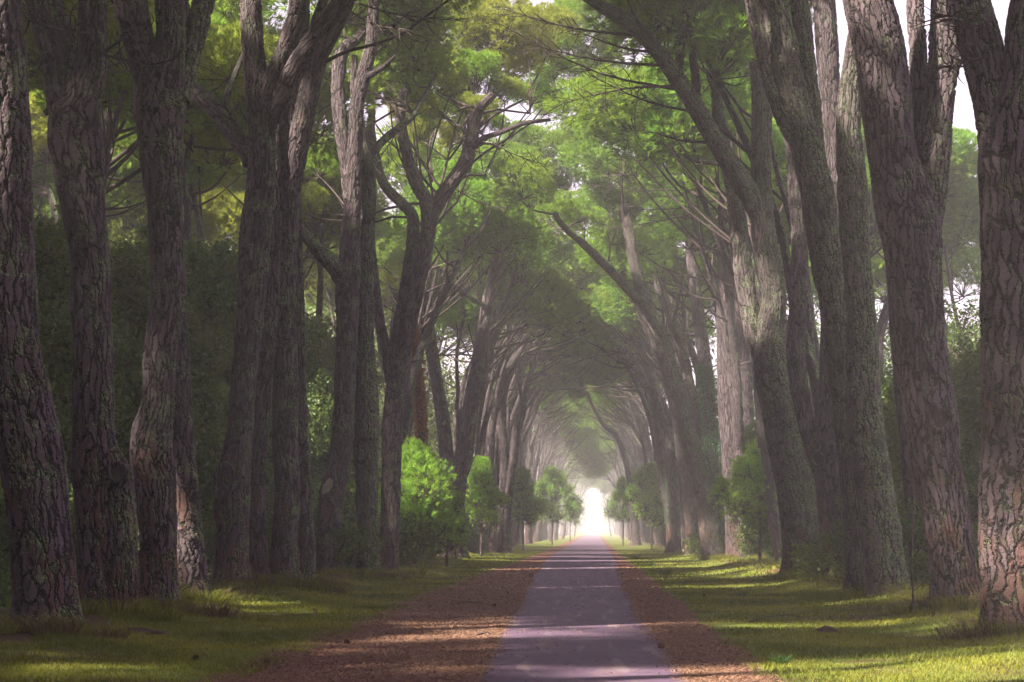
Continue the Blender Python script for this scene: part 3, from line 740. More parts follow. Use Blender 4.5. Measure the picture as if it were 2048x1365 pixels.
def row(side, x0, start, end, gap):
    y = start; n = 0
    while y < end:
        x = x0+r.normal()*.45
        sname = 'left' if side > 0 else 'right'
        marks = ([(92, 'close behind the twin-stemmed leaning pine'), (106, 'near the rusty ivy trunk'), (122, 'just past the V-shaped pine'), (136, 'short of the dark bent pine'), (160, 'just past the dark bent pine'), (200, 'beside the yellowish young pine')]
                 if side > 0 else [(122, 'just past the ivy-clad pine'), (135, 'beside the dark bent pine'), (160, 'beside the dark-backed young pine'), (200, 'short of the thin arching pine')])
        marks += [(260, 'in the hazy stretch past the last young pines'), (340, 'faint in the pale haze'), (1000, 'dissolving in mist near the bright opening')]
        wh = next(m for lim_, m in marks if y < lim_)
        lab = f'pine of the {sname} row {wh}'
        rz = (0 if side > 0 else pi)+r.normal()*.35
        place_proto(int(r.integers(0, 9)), (x, y, float(gz(x, y))), rz, r.uniform(.93, 1.08), lab, f'{sname} row pines further along the avenue', skip=.68 if y < 150 else .68 if y < 190 else .82 if y < 300 else .82)
        y += gap*r.uniform(.7, 1.3)*(1 if y < 220 else 1.8 if y < 320 else 4.2)
row(+1, -9.6, 88, 112, 8)
row(+1, -8.0, 110, 620, 2.5)
row(-1, 6.5, 108, 620, 2.9)
row(-1, 7.6, 62, 110, 11)
for i_, x_, y_, rz_, s_ in ((1, -5.9, 300, .1, .80), (4, 4.9, 285, pi, .80), (7, -5.6, 345, -.2, .74), (1, 4.6, 335, pi+.3, .76), (7, 3.9, 470, pi, .72), (4, -4.6, 450, 0, .74), (4, -5.8, 262, .3, .86)):
    place_proto(i_, (x_, y_, 0), rz_, s_, 'misty pine reaching low across the far end of the lane from the '+('left' if x_ < 0 else 'right'), 'misty pines closing over the far end of the lane')
# ------------------------------------------------------------------ crown masses placed where the photo shows them (on the trees that carry them)
def project(P): return np.stack([VX+P[..., 0]*FP/P[..., 1], VY-(P[..., 2]-H)*FP/P[..., 1]], -1)
def snap(root, px, py):
    """the point of the tree's own limbs nearest to a photo point"""
    best = None
    for P, R in LINES[root.name]:
        d = np.linalg.norm(project(P)-np.array([px, py]), axis=1); k = int(d.argmin())
        if best is None or d[k] < best[0]: best = (d[k], P, R, k)
    return best
def overhang(tree, frm, lst, seed, kind=None):
    """lobes of one tree given as (px, py, radius px, depth); boughs run to them from the photo point frm"""
    root = tree[0]; base = tree[1]; paths = []
    _, LP, LR, k0 = snap(root, frm[0], frm[1])
    r = np.random.default_rng(seed)
    for i, (px, py, rpx, yy) in enumerate(lst):
        k_ = int(min(56, max(5, k0+r.integers(-22, 4)))); f = LP[k_]
        c = at(px, py, yy); s_ = rpx*yy/FP/1.75
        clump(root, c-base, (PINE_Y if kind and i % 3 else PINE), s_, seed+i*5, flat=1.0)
        q = c-np.array([0, 0, .7*s_]); nz = min(1, np.linalg.norm(q-f)/6); m = f*.5+q*.5+np.array([0, 0, -.5])*nz+r.normal(size=3)*.3*nz
        m1 = f*.78+q*.22+r.normal(size=3)*.15*nz; m2 = m*.45+q*.55+r.normal(size=3)*.18*nz
        paths.append(([f-base, m1-base, m-base, m2-base, q-base], max(.025, min(.055, LR[k_]*.6)), .025))
        for k in range(2):
            e = m*.4+q*.6+r.normal(size=3)*np.array([.8, .6, .4]); paths.append(([m-base, (m+e)/2-base+r.normal(size=3)*.15, e-base], .022, .006))
    link('bough', bough_mesh(paths), root)
overhang(TL8, (952, 225, 71), [(800,150,80,73),(850,105,80,75),(905,150,75,74),(870,60,80,77),(940,60,80,76),(1000,70,75,75),(960,150,60,73),(1020,130,60,76),(1060,110,60,78),(870,232,55,80),(920,200,50,81),(840,262,45,80),(965,250,45,81),(900,275,45,82),(880,165,52,72.5),(825,190,46,72),(960,215,40,72),(1010,185,44,74),(1065,190,50,80),(780,180,44,73),(1100,60,60,79),(1110,140,50,80),(1010,20,60,77),(730,170,45,76),(640,330,60,80),(600,400,55,82),(820,215,55,76),(890,215,55,77),(1060,60,60,76)], 3001, 1)
overhang(TL7, (850, 190, 66), [(770,60,75,68),(720,120,50,70),(640,90,70,72),(690,30,70,70),(640,190,55,73)], 3050, 1)
overhang(TL10, (996, 510, 106), [(1000,400,62,104),(950,430,50,106),(1040,330,62,100),(1090,300,60,100),(930,480,36,105),(990,470,40,104),(1075,370,50,102),(1120,350,45,101),(1040,270,40,100)], 3100)
overhang(TR7, (1382, 30, 93), [(1240,190,60,88),(1190,160,60,90),(1150,200,55,90),(1285,225,45,87),(1205,250,50,88),(1130,150,50,92),(1090,210,50,93),(1250,260,34,88),(1160,260,40,90),(1150,60,60,86),(1195,115,52,87),(1105,95,55,86),(1180,20,50,84),(1220,70,40,86)], 3150)
overhang(TR9, (1127, 453, 94), [(1110,420,48,96),(1060,400,44,97),(1170,440,44,98),(1190,400,50,99),(1240,420,50,100)], 3200)
overhang(TL11, (1060, 560, 134), [(1110,540,44,132),(1090,600,36,133),(1150,570,34,132),(1120,640,32,134),(1095,690,30,134),(1140,700,34,135)], 3250)
overhang(TR11, (1276, 580, 130), [(1180,700,44,150),(1130,750,42,150),(1170,770,46,150),(1210,740,44,150),(1100,770,30,150),(1230,690,40,148),(1230,640,40,140), (1165,300,46,118), (1150,20,60,90)], 3300)
TF = pine('misty pine whose low crown hangs over the far end of the lane', 1087, 1081, [
    st((1087,1083,8),(1090,1040,7),(1098,1000,6),(1112,965,5),(1132,935,4),(1150,915,3))], 45, Y=300, near=False, nocrown=True, top=11)
overhang(TF, (1145, 918, 300), [(1190,925,26,300),(1168,905,24,300),(1213,907,24,301),(1190,950,16,300),(1150,880,22,299),(1228,885,22,302),(1190,890,26,300),(1175,940,14,300),(1208,935,16,301)], 3400)
overhang(TR5, (1190, 5, 57), [(1250,-60,80,57),(1150,-60,80,57),(1350,-50,90,58)], 3350)

def spray(tree, Y, lst, seed, r0=.05):
    root, base = tree; r = np.random.default_rng(seed); paths = []
    for p0, p1, sag in lst:
        _, LP, LR, kk = snap(root, *p0); a = LP[kk]; b = at(*p1, a[1]-r.uniform(0, 4)); L_ = np.linalg.norm(b-a)
        m = (a+b)/2+np.array([0, 0, sag*Y/FP]); paths.append(([a-base, m-base, b-base], min(r0, LR[kk]*.6), .008))
        c = catmull([a, m, b], 14)
        for k in range(3, 14):
            for _ in range(2):
                d = nrm((b-a)/L_+r.normal(size=3)*np.array([.5, .8, .55])); e = c[k]+d*L_*r.uniform(.10, .26)
                mm = (c[k]+e)/2+r.normal(size=3)*.06
                paths.append(([c[k]-base, mm-base, e-base], .014, .004))
                e2 = mm+nrm(d+r.normal(size=3)*.6)*L_*.10; paths.append(([mm-base, (mm+e2)/2-base, e2-base], .007, .003))
    link('dead_branch', bough_mesh(paths), root)
spray(TR5, 57, [((1400,225),(1180,150),-14), ((1340,130),(1060,90),-10), ((1330,190),(1130,205),10), ((1370,190),(1020,60),-25), ((1290,70),(1010,20),-12), ((1440,290),(1290,260),-8), ((1320,110),(1150,60),-10)], 11)
spray((L2, b2), 31.5, [((120,110),(30,130),-8), ((150,70),(60,40),-6), ((200,140),(290,60),8), ((210,90),(300,130),-5)], 12, .03)
spray((L5, b5), 46, [((690,20),(820,60),-14), ((700,0),(900,40),-10), ((640,60),(560,90),8)], 13, .03)
spray(TL8, 70, [((945,260),(1090,330),-12), ((900,370),(1010,420),-8), ((810,250),(740,330),-8)], 14, .022)
spray(TR7, 92, [((1450,330),(1330,400),-8), ((1440,390),(1260,420),-10), ((1430,250),(1310,330),10), ((1452,380),(1180,370),-8), ((1400,400),(1200,460),-6)], 15, .05)
spray((R1, rb1), 31, [((1962,120),(1900,140),4), ((1950,60),(1885,30),4)], 16, .03)

# ------------------------------------------------------------------ young pines between the trunks
def young_pine(label, px, py, topy, wpx, seed, Y=None, n=None):
    Y = Y or depth_of(py); b = at(px, py, Y); b[2] = float(gz(b[0], b[1]))
    root = empty('young_pine', b); tag(root, label, 'young pine', 'young pines between the trunks')
    hgt = (py-topy)*Y/FP; wr = wpx*.52*Y/FP
    r = np.random.default_rng(seed)
    tube('trunk', [(0, 0, -.1), (.03, 0, hgt*.35), (-.03, .02, hgt*.7), (0, 0, hgt*.93)], [.075, .06, .04, .015], 10, .15, M_bark, seed, root)
    n = n or 22; paths = []
    for i in range(n):
        u = (i+.5)/n; z = hgt*(.36+.57*u)+r.normal()*.12; a = i*2.4+r.uniform(-.4, .4)
        prof = max(.10, math.sin(pi*min(1, u*.72+.27)))
        d = wr*prof*r.uniform(.25, 1.2)*(1+.25*math.sin(a+seed))
        c = np.array([cos(a)*d, sin(a)*d, z]); s = wr*r.uniform(.34, .62)*(1.0-.40*u)/.95
        clump(root, c, YOUNG, max(.35, s), seed*7+i, flat=1.15)
        paths.append(([(0, 0, z-.5), c*.5+np.array([0, 0, z*.5-.35]), c-np.array([0, 0, .25])], .03, .01))
    for i in range(9):
        u = r.uniform(.05, 1.0); a = r.uniform(0, 6.28); z = hgt*(.36+.60*u)
        d = wr*max(.08, math.sin(pi*min(1, u*.72+.27)))*r.uniform(.95, 1.35) if u < .93 else .05
        c = np.array([cos(a)*d, sin(a)*d, z]); clump(root, c, YOUNG, max(.22, wr*r.uniform(.16, .30)), seed*11+i, flat=1.3)
        paths.append(([(0, 0, z-.4), c*.6+np.array([0, 0, z*.4-.2]), c], .018, .008))
    link('bough', bough_mesh(paths), root)
    return root
young_pine('brightest young pine beside the rusty ivy trunk on the left', 830, 1130, 888, 150, 61, Y=80)
young_pine('lower young pine spreading in front of the V-shaped trunk', 893, 1122, 960, 100, 60, Y=84, n=9)
young_pine('tall green young pine between the V-shaped and the dark bent left trunks', 962, 1113, 905, 80, 62, Y=112)
young_pine('yellowish young pine past the dark bent left trunk', 1046, 1096, 932, 66, 63, Y=150)
young_pine('pale green young pine in the haze, left of the lane', 1104, 1088, 930, 66, 64, Y=200)
young_pine('farthest young pine left of the lane, nearly lost in mist', 1140, 1082, 975, 36, 65, Y=270)
young_pine('bright young pine at the foot of the big leaning right pine', 1520, 1135, 905, 130, 66, Y=82)
young_pine('young pine in front of the dark row on the right', 1303, 1098, 925, 78, 67, Y=150)
young_pine('pale young pine right of the lane in the haze', 1246, 1090, 950, 46, 68, Y=200)

# ------------------------------------------------------------------ ivy on trunks
def ivy(label, pts, mat, n, size, seed, Y, thick=.10):
    """leaves in a sleeve round a trunk given by photo points"""
    r = np.random.default_rng(seed)
    P = np.array([at(px, py, Y) for px, py, w in pts]); R = np.array([w*.5*Y/FP for _, _, w in pts])
    D = catmull(np.column_stack([P, R]), 200)
    k = r.integers(0, 200, n); a = r.uniform(0, 2*pi, n)
    env = .7+.5*np.sin(a*2+D[k, 2]*1.1)*np.sin(D[k, 2]*1.9+a)
    rr = (D[k, 3]+thick*env*r.uniform(.2, 1.0, n))
    c = D[k, :3]+np.stack([np.cos(a)*rr, np.sin(a)*rr, r.normal(size=n)*.05], 1)
    b = D[0, :3].copy()
    V, F, t = leaf_quads(c-b, r, size)
    o = link('ivy', mesh_np('ivy', V, F, mat, False, attrs={'tint': ('FLOAT', t)}), None, b)
    tag(o, label, 'ivy')
    return o
ivy('green ivy climbing the forked pine right of the lane', [(1432,1060,34),(1430,980,36),(1424,900,36),(1418,830,32),(1412,770,28),(1408,730,24)], M_ivy, 9000, .11, 81, 108, .22)
ivy('rusty dead ivy coating the pine behind the young pine', [(843,960,20),(842,880,20),(838,800,18),(833,720,17),(828,660,15)], M_ivy_dry, 5000, .11, 82, 92, .16)
ivy('thin strand of brown ivy on a slim trunk left of the rusty one', [(806,960,10),(807,880,11),(809,820,10),(810,770,8)], M_ivy_dry, 1500, .10, 83, 94, .12)
ivy('moss cushions clinging to the right trunk beside the lane gap', [(1345,1060,26),(1346,1000,26),(1343,940,25)], M_ivy, 1200, .09, 84, 130, .1)

# ------------------------------------------------------------------ wood behind the rows
WG = 'evergreen trees in the wood behind the rows'
def wood_tree(label, px, Y, hgt, wr, n, seed, kinds=None, zlow=.15, name='evergreen_oak', cat='tree', X=None, group=WG):
    b = at(px, 1100, Y); b[2] = float(gz(b[0], b[1]))
    if X is not None: b[0] = X
    root = empty(name, b); tag(root, label, cat, group)
    r = np.random.default_rng(seed); kinds = kinds or LEAF
    tube('trunk', [(0, 0, -.2), (.1, 0, hgt*.3), (-.15, .1, hgt*.6), (.1, 0, hgt*.85)], [.20, .16, .11, .04], 12, .3, M_bark, seed, root)
    paths = []
    for i in range(n):
        u = r.uniform(0, 1)**.8; z = hgt*(zlow+(1-zlow)*u)*.97; a = r.uniform(0, 6.28)
        prof = math.sqrt(max(0.05, 1-(2*u-.9)**2*.75)); d = wr*prof*r.uniform(.35, 1)
        c = np.array([cos(a)*d, sin(a)*d, z]); s = r.uniform(.8, 1.35)
        clump(root, c, kinds, s, seed*7+i)
        if i % 3 == 0: paths.append(([(0, 0, max(.5, z-1.5)), c*.5+np.array([0, 0, z*.5-.6]), c-np.array([0, 0, .4])], .06, .015))
    link('bough', bough_mesh(paths), root)
    return root
nearw = [(20, 44, 8.5, 2.4), (118, 50, 9.0, 2.5), (262, 55, 9.0, 2.6), (395, 62, 10.0, 2.6), (450, 70, 11., 2.8), (640, 84, 10.0, 2.8), (545, 80, 10.0, 2.6), (262, 72, 12., 3.0)]
where = ['behind the nearest left trunk', 'in the gap between the first two left trunks', 'between the elbowed and the swollen left trunks', 'right of the swollen left trunk',
         'left of the burled trunk', 'in the gap left of the scarred trunk', 'behind the rust-footed trunk', 'standing tall behind the swollen left trunk']
for i, (px, Y, h_, w_) in enumerate(nearw):
    wood_tree('dark evergreen tree '+where[i], px, Y, h_, w_, 34, 600+i, zlow=.05)
farw = [(60, 92, 13, 3.5, 'far behind the first left gap'), (215, 98, 14, 3.6, 'deep in the wood behind the elbowed trunk'), (400, 104, 14, 3.6, 'deep in the wood between swollen and burled trunks'),
        (520, 118, 13, 3.4, 'deep in the wood behind the burled trunk'), (640, 125, 13, 3.4, 'deep in the wood left of the scarred trunk')]
for i, (px, Y, h_, w_, wh) in enumerate(farw):
    wood_tree('tall evergreen tree '+wh, px, Y, h_, w_, 34, 640+i, zlow=.1)
for i, (px, Y, h_, w_, kd, lab) in enumerate([
        (85, 58, 9.5, 1.6, LEAFY, 'yellow-leaved tree glimpsed in the first left gap'),
        (640, 100, 6.0, 1.7, LEAFY, 'yellow-green bush glowing beside the scarred trunk'),
        (1640, 84, 7.0, 2.0, LEAF, 'dark tree behind the burled right pine'), (1560, 98, 6.5, 2.0, LEAF, 'dark tree behind the bright young pine on the right'),
        (1800, 62, 6.0, 2.0, LEAF, 'dark tree in the gap left of the knotted right pine'), (1935, 52, 5.4, 1.8, LEAF, 'dark tree low in the last right gap'),
        (1900, 66, 8.8, 2.2, LEAF_SPARSE, 'thin-leaved tree against the pale sky in the last right gap'),
        (1985, 60, 8.0, 2.0, LEAF_SPARSE, 'thin-leaved tree partly behind the nearest right trunk'),
        (1960, 74, 7.0, 1.8, LEAFY, 'yellowing tree low behind the nearest right trunk'),
        (1700, 92, 8.5, 2.2, LEAF, 'dark tree between the lichen-striped right pines')]):
    wood_tree(lab, px, Y, h_, w_, 26, 660+i, kinds=kd, zlow=.06)
# pines standing behind the rows
for i, (x, y, s, rz, lab) in enumerate([
        (-15.5, 58, .92, .6, 'pine standing behind the burled left trunk, crown sunlit yellow'),
        (-19, 72, 1.0, 2.0, 'sunlit pine crown seen between the swollen and burled trunks'),
        (-17, 88, .98, 4.0, 'pine behind the rust-footed trunk, pale green crown'),
        (-24, 84, 1.1, 1.0, 'far pine behind the elbowed left trunk, bright crown'),
        (-16, 104, 1.0, 5.0, 'pine behind the scarred left trunk'),
        (-19, 97, 1.05, 1.1, 'pine filling the gap right of the swollen trunk'), (-24, 120, 1.1, 2.9, 'distant pine in the gap right of the swollen trunk'),
        (-12, 128, 1.05, .8, 'pine close outside the row past the V-shaped pine'), (-13.2, 141, 1.1, 2.6, 'second pine outside the row past the V-shaped pine'), (-11.6, 117, .95, 4.4, 'pine just outside the row beside the V-shaped pine'), (-14.5, 150, 1.1, 5.5, 'third pine outside the row past the V-shaped pine'),
        (11.3, 108, 1.0, 2.4, 'pine behind the burled right pine'), (13.8, 105, 1.05, 4.2, 'pine behind the lichen-sleeved right trunk'),
        (10.6, 91, 1.0, 5.3, 'pine close behind the big leaning right pine'), (15.2, 119, 1.1, 1.2, 'far pine left of the knotted right pine'), (9.8, 84, 1.0, 3.1, 'slim pine behind the bright young pine on the right'),
        (-19, 29, 1.1, 1.0, 'unseen pine added to shade the swollen trunk'), (-15.5, 31, 1.05, 2.0, 'unseen pine added for shade level with the nearest left trunk'), (-22, 25, 1.1, 3.0, 'outermost unseen pine added to shade the left row'),  # unseen pines, here and in the next two rows, added to block the sun
        (-15.2, 41.5, 1.25, 2.2, 'tall unseen pine added to shade the burled trunk'), (-13.2, 37.5, 1.15, 3.2, 'unseen pine added for shade by the dark leaning trunk'),
        (-20, 41, 1.1, 4.0, 'unseen pine added for shade level with the burled trunk'), (-20.8, 53, 1.1, 5.0, 'unseen pine added for shade level with the scarred trunk'),
        (-13.5, 66, 1.02, 1.7, 'pine close behind the rust-footed left trunk'),
        (-14.5, 78, 1.05, 3.3, 'pine close behind the scarred left trunk'),
        (-12.8, 90, 1.0, 4.6, 'pine close behind the lichen-patched left trunk'),
        (-21, 62, 1.05, 5.2, 'bright pine crown seen in the second left gap'),
        (-17.5, 66, 1.0, 0.2, 'bright pine crown just right of the swollen left trunk'),
        (-25, 74, 1.12, 3.9, 'yellow-green pine crown in the first left gap'),
        (-13.5, 112, 1.0, 2.2, 'pine behind the V-shaped left trunk'),
        (-26, 108, 1.1, 3.0, 'deep pine behind the left row, hazy crown'),
        (17.2, 88, .90, 2.5, 'lone pine against the pale sky in the last right gap'),
        (14.0, 98, .92, 0.3, 'pine behind the lichen-striped right trunks')]):
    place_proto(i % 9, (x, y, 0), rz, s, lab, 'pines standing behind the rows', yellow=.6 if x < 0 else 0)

r = np.random.default_rng(40)
for i in range(12):  # unseen trees added to keep the sun off the near left trunks
    y = 4+i*2.4; x = -13.5-(i % 3)*3.6
    wood_tree('unseen evergreen tree added for shade left of the viewpoint', 0, y, 11, 3.0, 24, 700+i, X=x, group='wood left of the viewpoint')

# low shrubs along the foot of the rows
SG = 'dark shrubs along the foot of the tree rows'
shr = [(455, 1120, 60, 1.0), (545, 1120, 62, 1.1), (620, 1100, 72, 1.2), (690, 1130, 66, .9), (715, 1085, 78, 1.0), (815, 1125, 78, .9), (880, 1110, 88, 1.1), (930, 1105, 96, 1.0), (985, 1095, 120, 1.2),
       (1545, 1110, 86, 1.1), (1640, 1110, 72, 1.1), (1500, 1105, 104, 1.1), (1400, 1100, 122, 1.2), (1820, 1110, 56, 1.2), (1960, 1120, 44, 1.1), (350, 1130, 52, .9), (250, 1120, 48, 1.0), (120, 1120, 42, 1.0), (20, 1110, 40, 1.1)]
near_of = ['right of the swollen left trunk', 'behind the rust-footed trunk', 'behind the scarred trunk', 'spilling out right of the scarred trunk', 'behind the lichen-patched trunk', 'under the brightest young pine',
           'under the V-shaped pine', 'between V-shaped and bent left pines', 'at the foot of the bent left pine', 'under the bright young pine on the right', 'behind the burled right pine',
           'behind the purple-barked pine', 'behind the ivy-clad pine', 'behind the knotted right pine', 'behind the nearest right trunk', 'behind the swollen left trunk', 'behind the elbowed left trunk', 'in the first left gap', 'behind the nearest left trunk']
for i, (px, py, Y, s) in enumerate(shr):
    x = at(px, py, Y)[0]
    x = min(x, -8.9) if x < 0 else max(x, 7.3)
    b = np.array([x, Y, float(gz(x, Y))]); root = empty('shrub', b); tag(root, 'low dark shrub '+near_of[i], 'shrub', SG)
    r2 = np.random.default_rng(900+i)
    for j in range(8):
        clump(root, (r2.normal()*1.1, r2.normal()*.8, r2.uniform(.3, 1.9)*s), LEAF, r2.uniform(.5, .85)*s, 900+i*9+j)

# the mass of wood far off on both sides
def forest(name, label, xr, yr, hr, n, seed, size, lim=None):
    r = np.random.default_rng(seed)
    nt = 170
    tx = r.uniform(*xr, nt); ty = r.uniform(*yr, nt); th_ = r.uniform(*hr, nt); tw = r.uniform(2.2, 4.2, nt)
    if lim: ty = np.maximum(ty, tx/lim)
    th_ = np.where((ty > 190) & (ty < 500), th_*.58, th_)
    k = r.integers(0, nt, n); d = nrm(r.normal(size=(n, 3))); rr = r.uniform(.55, 1.05, n)
    lob = 1+.25*np.sin(d[:, 0]*7+tx[k])*np.sin(d[:, 2]*6+ty[k])
    P = np.stack([tx[k]+d[:, 0]*tw[k]*rr*lob, ty[k]+d[:, 1]*tw[k]*rr*lob, th_[k]*.52+d[:, 2]*th_[k]*.5*rr*lob], 1)
    P[:, 2] = np.maximum(P[:, 2], .2)
    V, F, t = leaf_quads(P, r, size)
    o = link(name, mesh_np(name, V, F, M_leaf, False, attrs={'tint': ('FLOAT', t)}))
    tag(o, label, kind='stuff')
forest('forest', 'dense dark wood stretching away behind the left row', (-60, -12), (112, 340), (13, 21), 190000, 5, .34)
forest('forest', 'misty trees far beyond the lane end, left of it', (-40, -3.2), (630, 690), (15, 24), 34000, 12, .6)
forest('forest', 'misty trees far beyond the lane end, right of it', (3.6, 40), (630, 690), (15, 24), 34000, 13, .6)
forest('forest', 'close ranks of trees behind the V-shaped and bent left pines', (-25, -10.8), (122, 190), (14, 18), 110000, 8, .30)
forest('forest', 'close ranks of trees behind the ivy-clad right pine', (9.6, 22), (122, 190), (12, 18), 60000, 9, .26)
forest('forest', 'dense dark wood stretching away behind the right row', (10.5, 50), (112, 340), (13, 21), 170000, 6, .34, .150)

# ------------------------------------------------------------------ grass
def blades(n, xr_fn, yr, hgt, w, seed, lean=.5):
    r = np.random.default_rng(seed)
    y = r.uniform(*yr, n); x = xr_fn(y, r)
    z = gz(x, y)
    P = np.stack([x, y, z], 1)
    a = r.uniform(0, 2*pi, n); d = nrm(np.stack([np.cos(a)*lean*r.uniform(.2, 1.2, n), np.sin(a)*lean*r.uniform(.2, 1.2, n), np.ones(n)], 1))
    hh = (hgt*r.uniform(.5, 1.4, n))[:, None] if not callable(hgt) else (hgt(x, y)*r.uniform(.5, 1.4, n))[:, None]
    b = r.uniform(0, 2*pi, n); s = np.stack([np.cos(b), np.sin(b), np.zeros(n)], 1)*w*.5
    mid = P+d*hh*.55; tip = P+d*hh+np.stack([np.cos(a), np.sin(a), -.3*np.ones(n)], 1)*hh*.25
    V = np.stack([P-s, P+s, mid+s*.8, mid-s*.8, tip], 1).reshape(-1, 3)
    i = np.arange(n)*5
    F = np.vstack([np.stack([i, i+1, i+2], 1), np.stack([i, i+2, i+3], 1), np.stack([i+3, i+2, i+4], 1)])
    patch = .5+.25*np.sin(x*1.9+np.sin(y*.7)*2)+.25*np.sin(y*1.1+x*.6)
    t = np.clip(r.normal(0, .2, n)+patch*.7, 0, 1)
    return V, F, 0, np.repeat(t, 5)
def left_verge(y, r): return -3.75-np.abs(r.normal(size=len(y)))*0-r.beta(1.1, 1.15, len(y))*5.6
def right_verge(y, r): return 1.75+r.beta(1.1, 1.15, len(y))*6.2
def keep(part, thr, seed):                         # thin the grass in patches
    V, F, mi, t = part; n = len(V)//5
    r = np.random.default_rng(seed); c = V.reshape(n, 5, 3)[:, 0]
    pn = wob(np.stack([c[:, 0], c[:, 1], c[:, 0]*0], 1), 44, 1.6)+.5*wob(np.stack([c[:, 0], c[:, 1], c[:, 0]*0], 1), 45, 5.0)
    edge = np.minimum(np.abs(c[:, 0]+3.9), np.abs(c[:, 0]-1.85))
    foot = np.minimum(np.abs(c[:, 0]+8.0), np.abs(c[:, 0]-6.3))
    k = (pn+r.normal(size=n)*.35+np.clip(edge*1.4-.5, -.5, .5)-1.3*np.exp(-(foot/.75)**2)) > thr
    idx = np.where(k)[0]; V2 = V.reshape(n, 5, 3)[idx].reshape(-1, 3); t2 = t.reshape(n, 5)[idx].ravel()
    i = np.arange(len(idx))*5
    F2 = np.vstack([np.stack([i, i+1, i+2], 1), np.stack([i, i+2, i+3], 1), np.stack([i+3, i+2, i+4], 1)])
    return V2, F2, mi, t2
def hfun(x, y):
    d = np.minimum(np.abs(x+8.0), np.abs(x-6.3))
    return .045+.10*np.exp(-(d/.8)**2)+.02*np.clip(np.sin(x*2.1+y*1.3), 0, 1)
parts = []
for vf, sd_ in ((left_verge, 1), (right_verge, 2)):
    parts.append(keep(blades(62000, vf, (17, 34), hfun, .010, sd_), -.25, 1))
    parts.append(keep(blades(52000, vf, (34, 62), hfun, .016, sd_+10), -.25, 2))
    parts.append(keep(blades(36000, vf, (62, 150), hfun, .032, sd_+20), -.9, 3))
V, F, mi, t = merge(parts)
g = link('grass', mesh_np('grass', V, F, M_grass, False, attrs={'tint': ('FLOAT', t)})); tag(g, 'short bright grass on both verges', kind='stuff')
# taller tussocks at the feet of the trunks
def tussock_mesh(seed, n=260, hh=.34, rad=.32):
    r = np.random.default_rng(seed); a = r.uniform(0, 2*pi, n); q = rad*np.sqrt(r.uniform(0, 1, n))
    P = np.stack([np.cos(a)*q, np.sin(a)*q, np.zeros(n)], 1)
    d = nrm(np.stack([np.cos(a)*.6*q/rad, np.sin(a)*.6*q/rad, np.ones(n)], 1)+r.normal(size=(n, 3))*.18)
    h_ = (hh*r.uniform(.4, 1.15, n))[:, None]; b = r.uniform(0, 2*pi, n); s = np.stack([np.cos(b), np.sin(b), 0*b], 1)*.006
    mid = P+d*h_*.6; tip = P+d*h_+np.stack([np.cos(a), np.sin(a), -.5*np.ones(n)], 1)*h_*.3
    V = np.stack([P-s, P+s, mid+s*.8, mid-s*.8, tip], 1).reshape(-1, 3); i = np.arange(n)*5
    F = np.vstack([np.stack([i, i+1, i+2], 1), np.stack([i, i+2, i+3], 1), np.stack([i+3, i+2, i+4], 1)])
    return V, F, np.repeat(np.clip(r.normal(.35, .25, n), 0, 1), 5)
tus = [tussock_mesh(i) for i in range(4)]
tparts = []; dparts = []; r = np.random.default_rng(5)
spots = []
for (px, py) in [(98,1290),(205,1258),(318,1240),(392,1220),(463,1199),(515,1190),(568,1189),(612,1188),(656,1164),(737,1163),(776,1152),(2038,1288),(1918,1244),(1846,1197),(1776,1211),(1714,1205),(1672,1174),(1604,1168),(1476,1129),(1430,1126),(1496,1126)]:
    Y = depth_of(py); x = at(px, py, Y)[0]
    for _ in range(13): a = r.uniform(0, 6.28); d = r.uniform(.35, 1.1); spots.append((x+cos(a)*d, Y+sin(a)*d, r.uniform(.55, 1.35)))
for _ in range(260):
    y = r.uniform(28, 100); side = r.random() < .5
    spots.append((-8.2-abs(r.normal())*1.2 if side else 6.9+abs(r.normal())*1.2, y, r.uniform(.6, 1.4)))
for i, (x, y, s) in enumerate(spots):
    V, F, t = tus[i % 4]; a = r.uniform(0, 6.28); R_ = np.array([[cos(a), -sin(a), 0], [sin(a), cos(a), 0], [0, 0, 1]])
    (dparts if i % 3 == 0 else tparts).append(((V*s)@R_.T+np.array([x, y, float(gz(x, y))-.01]), F, 0, t))
V, F, mi, t = merge(tparts)
o = link('undergrowth', mesh_np('undergrowth', V, F, M_grass, False, attrs={'tint': ('FLOAT', t)})); tag(o, 'tall grass tufts around the trunk feet', kind='stuff')
V, F, mi, t = merge(dparts)
o = link('dry_grass', mesh_np('dry_grass', V, F, M_drygrass, False, attrs={'tint': ('FLOAT', t)})); tag(o, 'withered straw tufts around the trunk feet', kind='stuff')

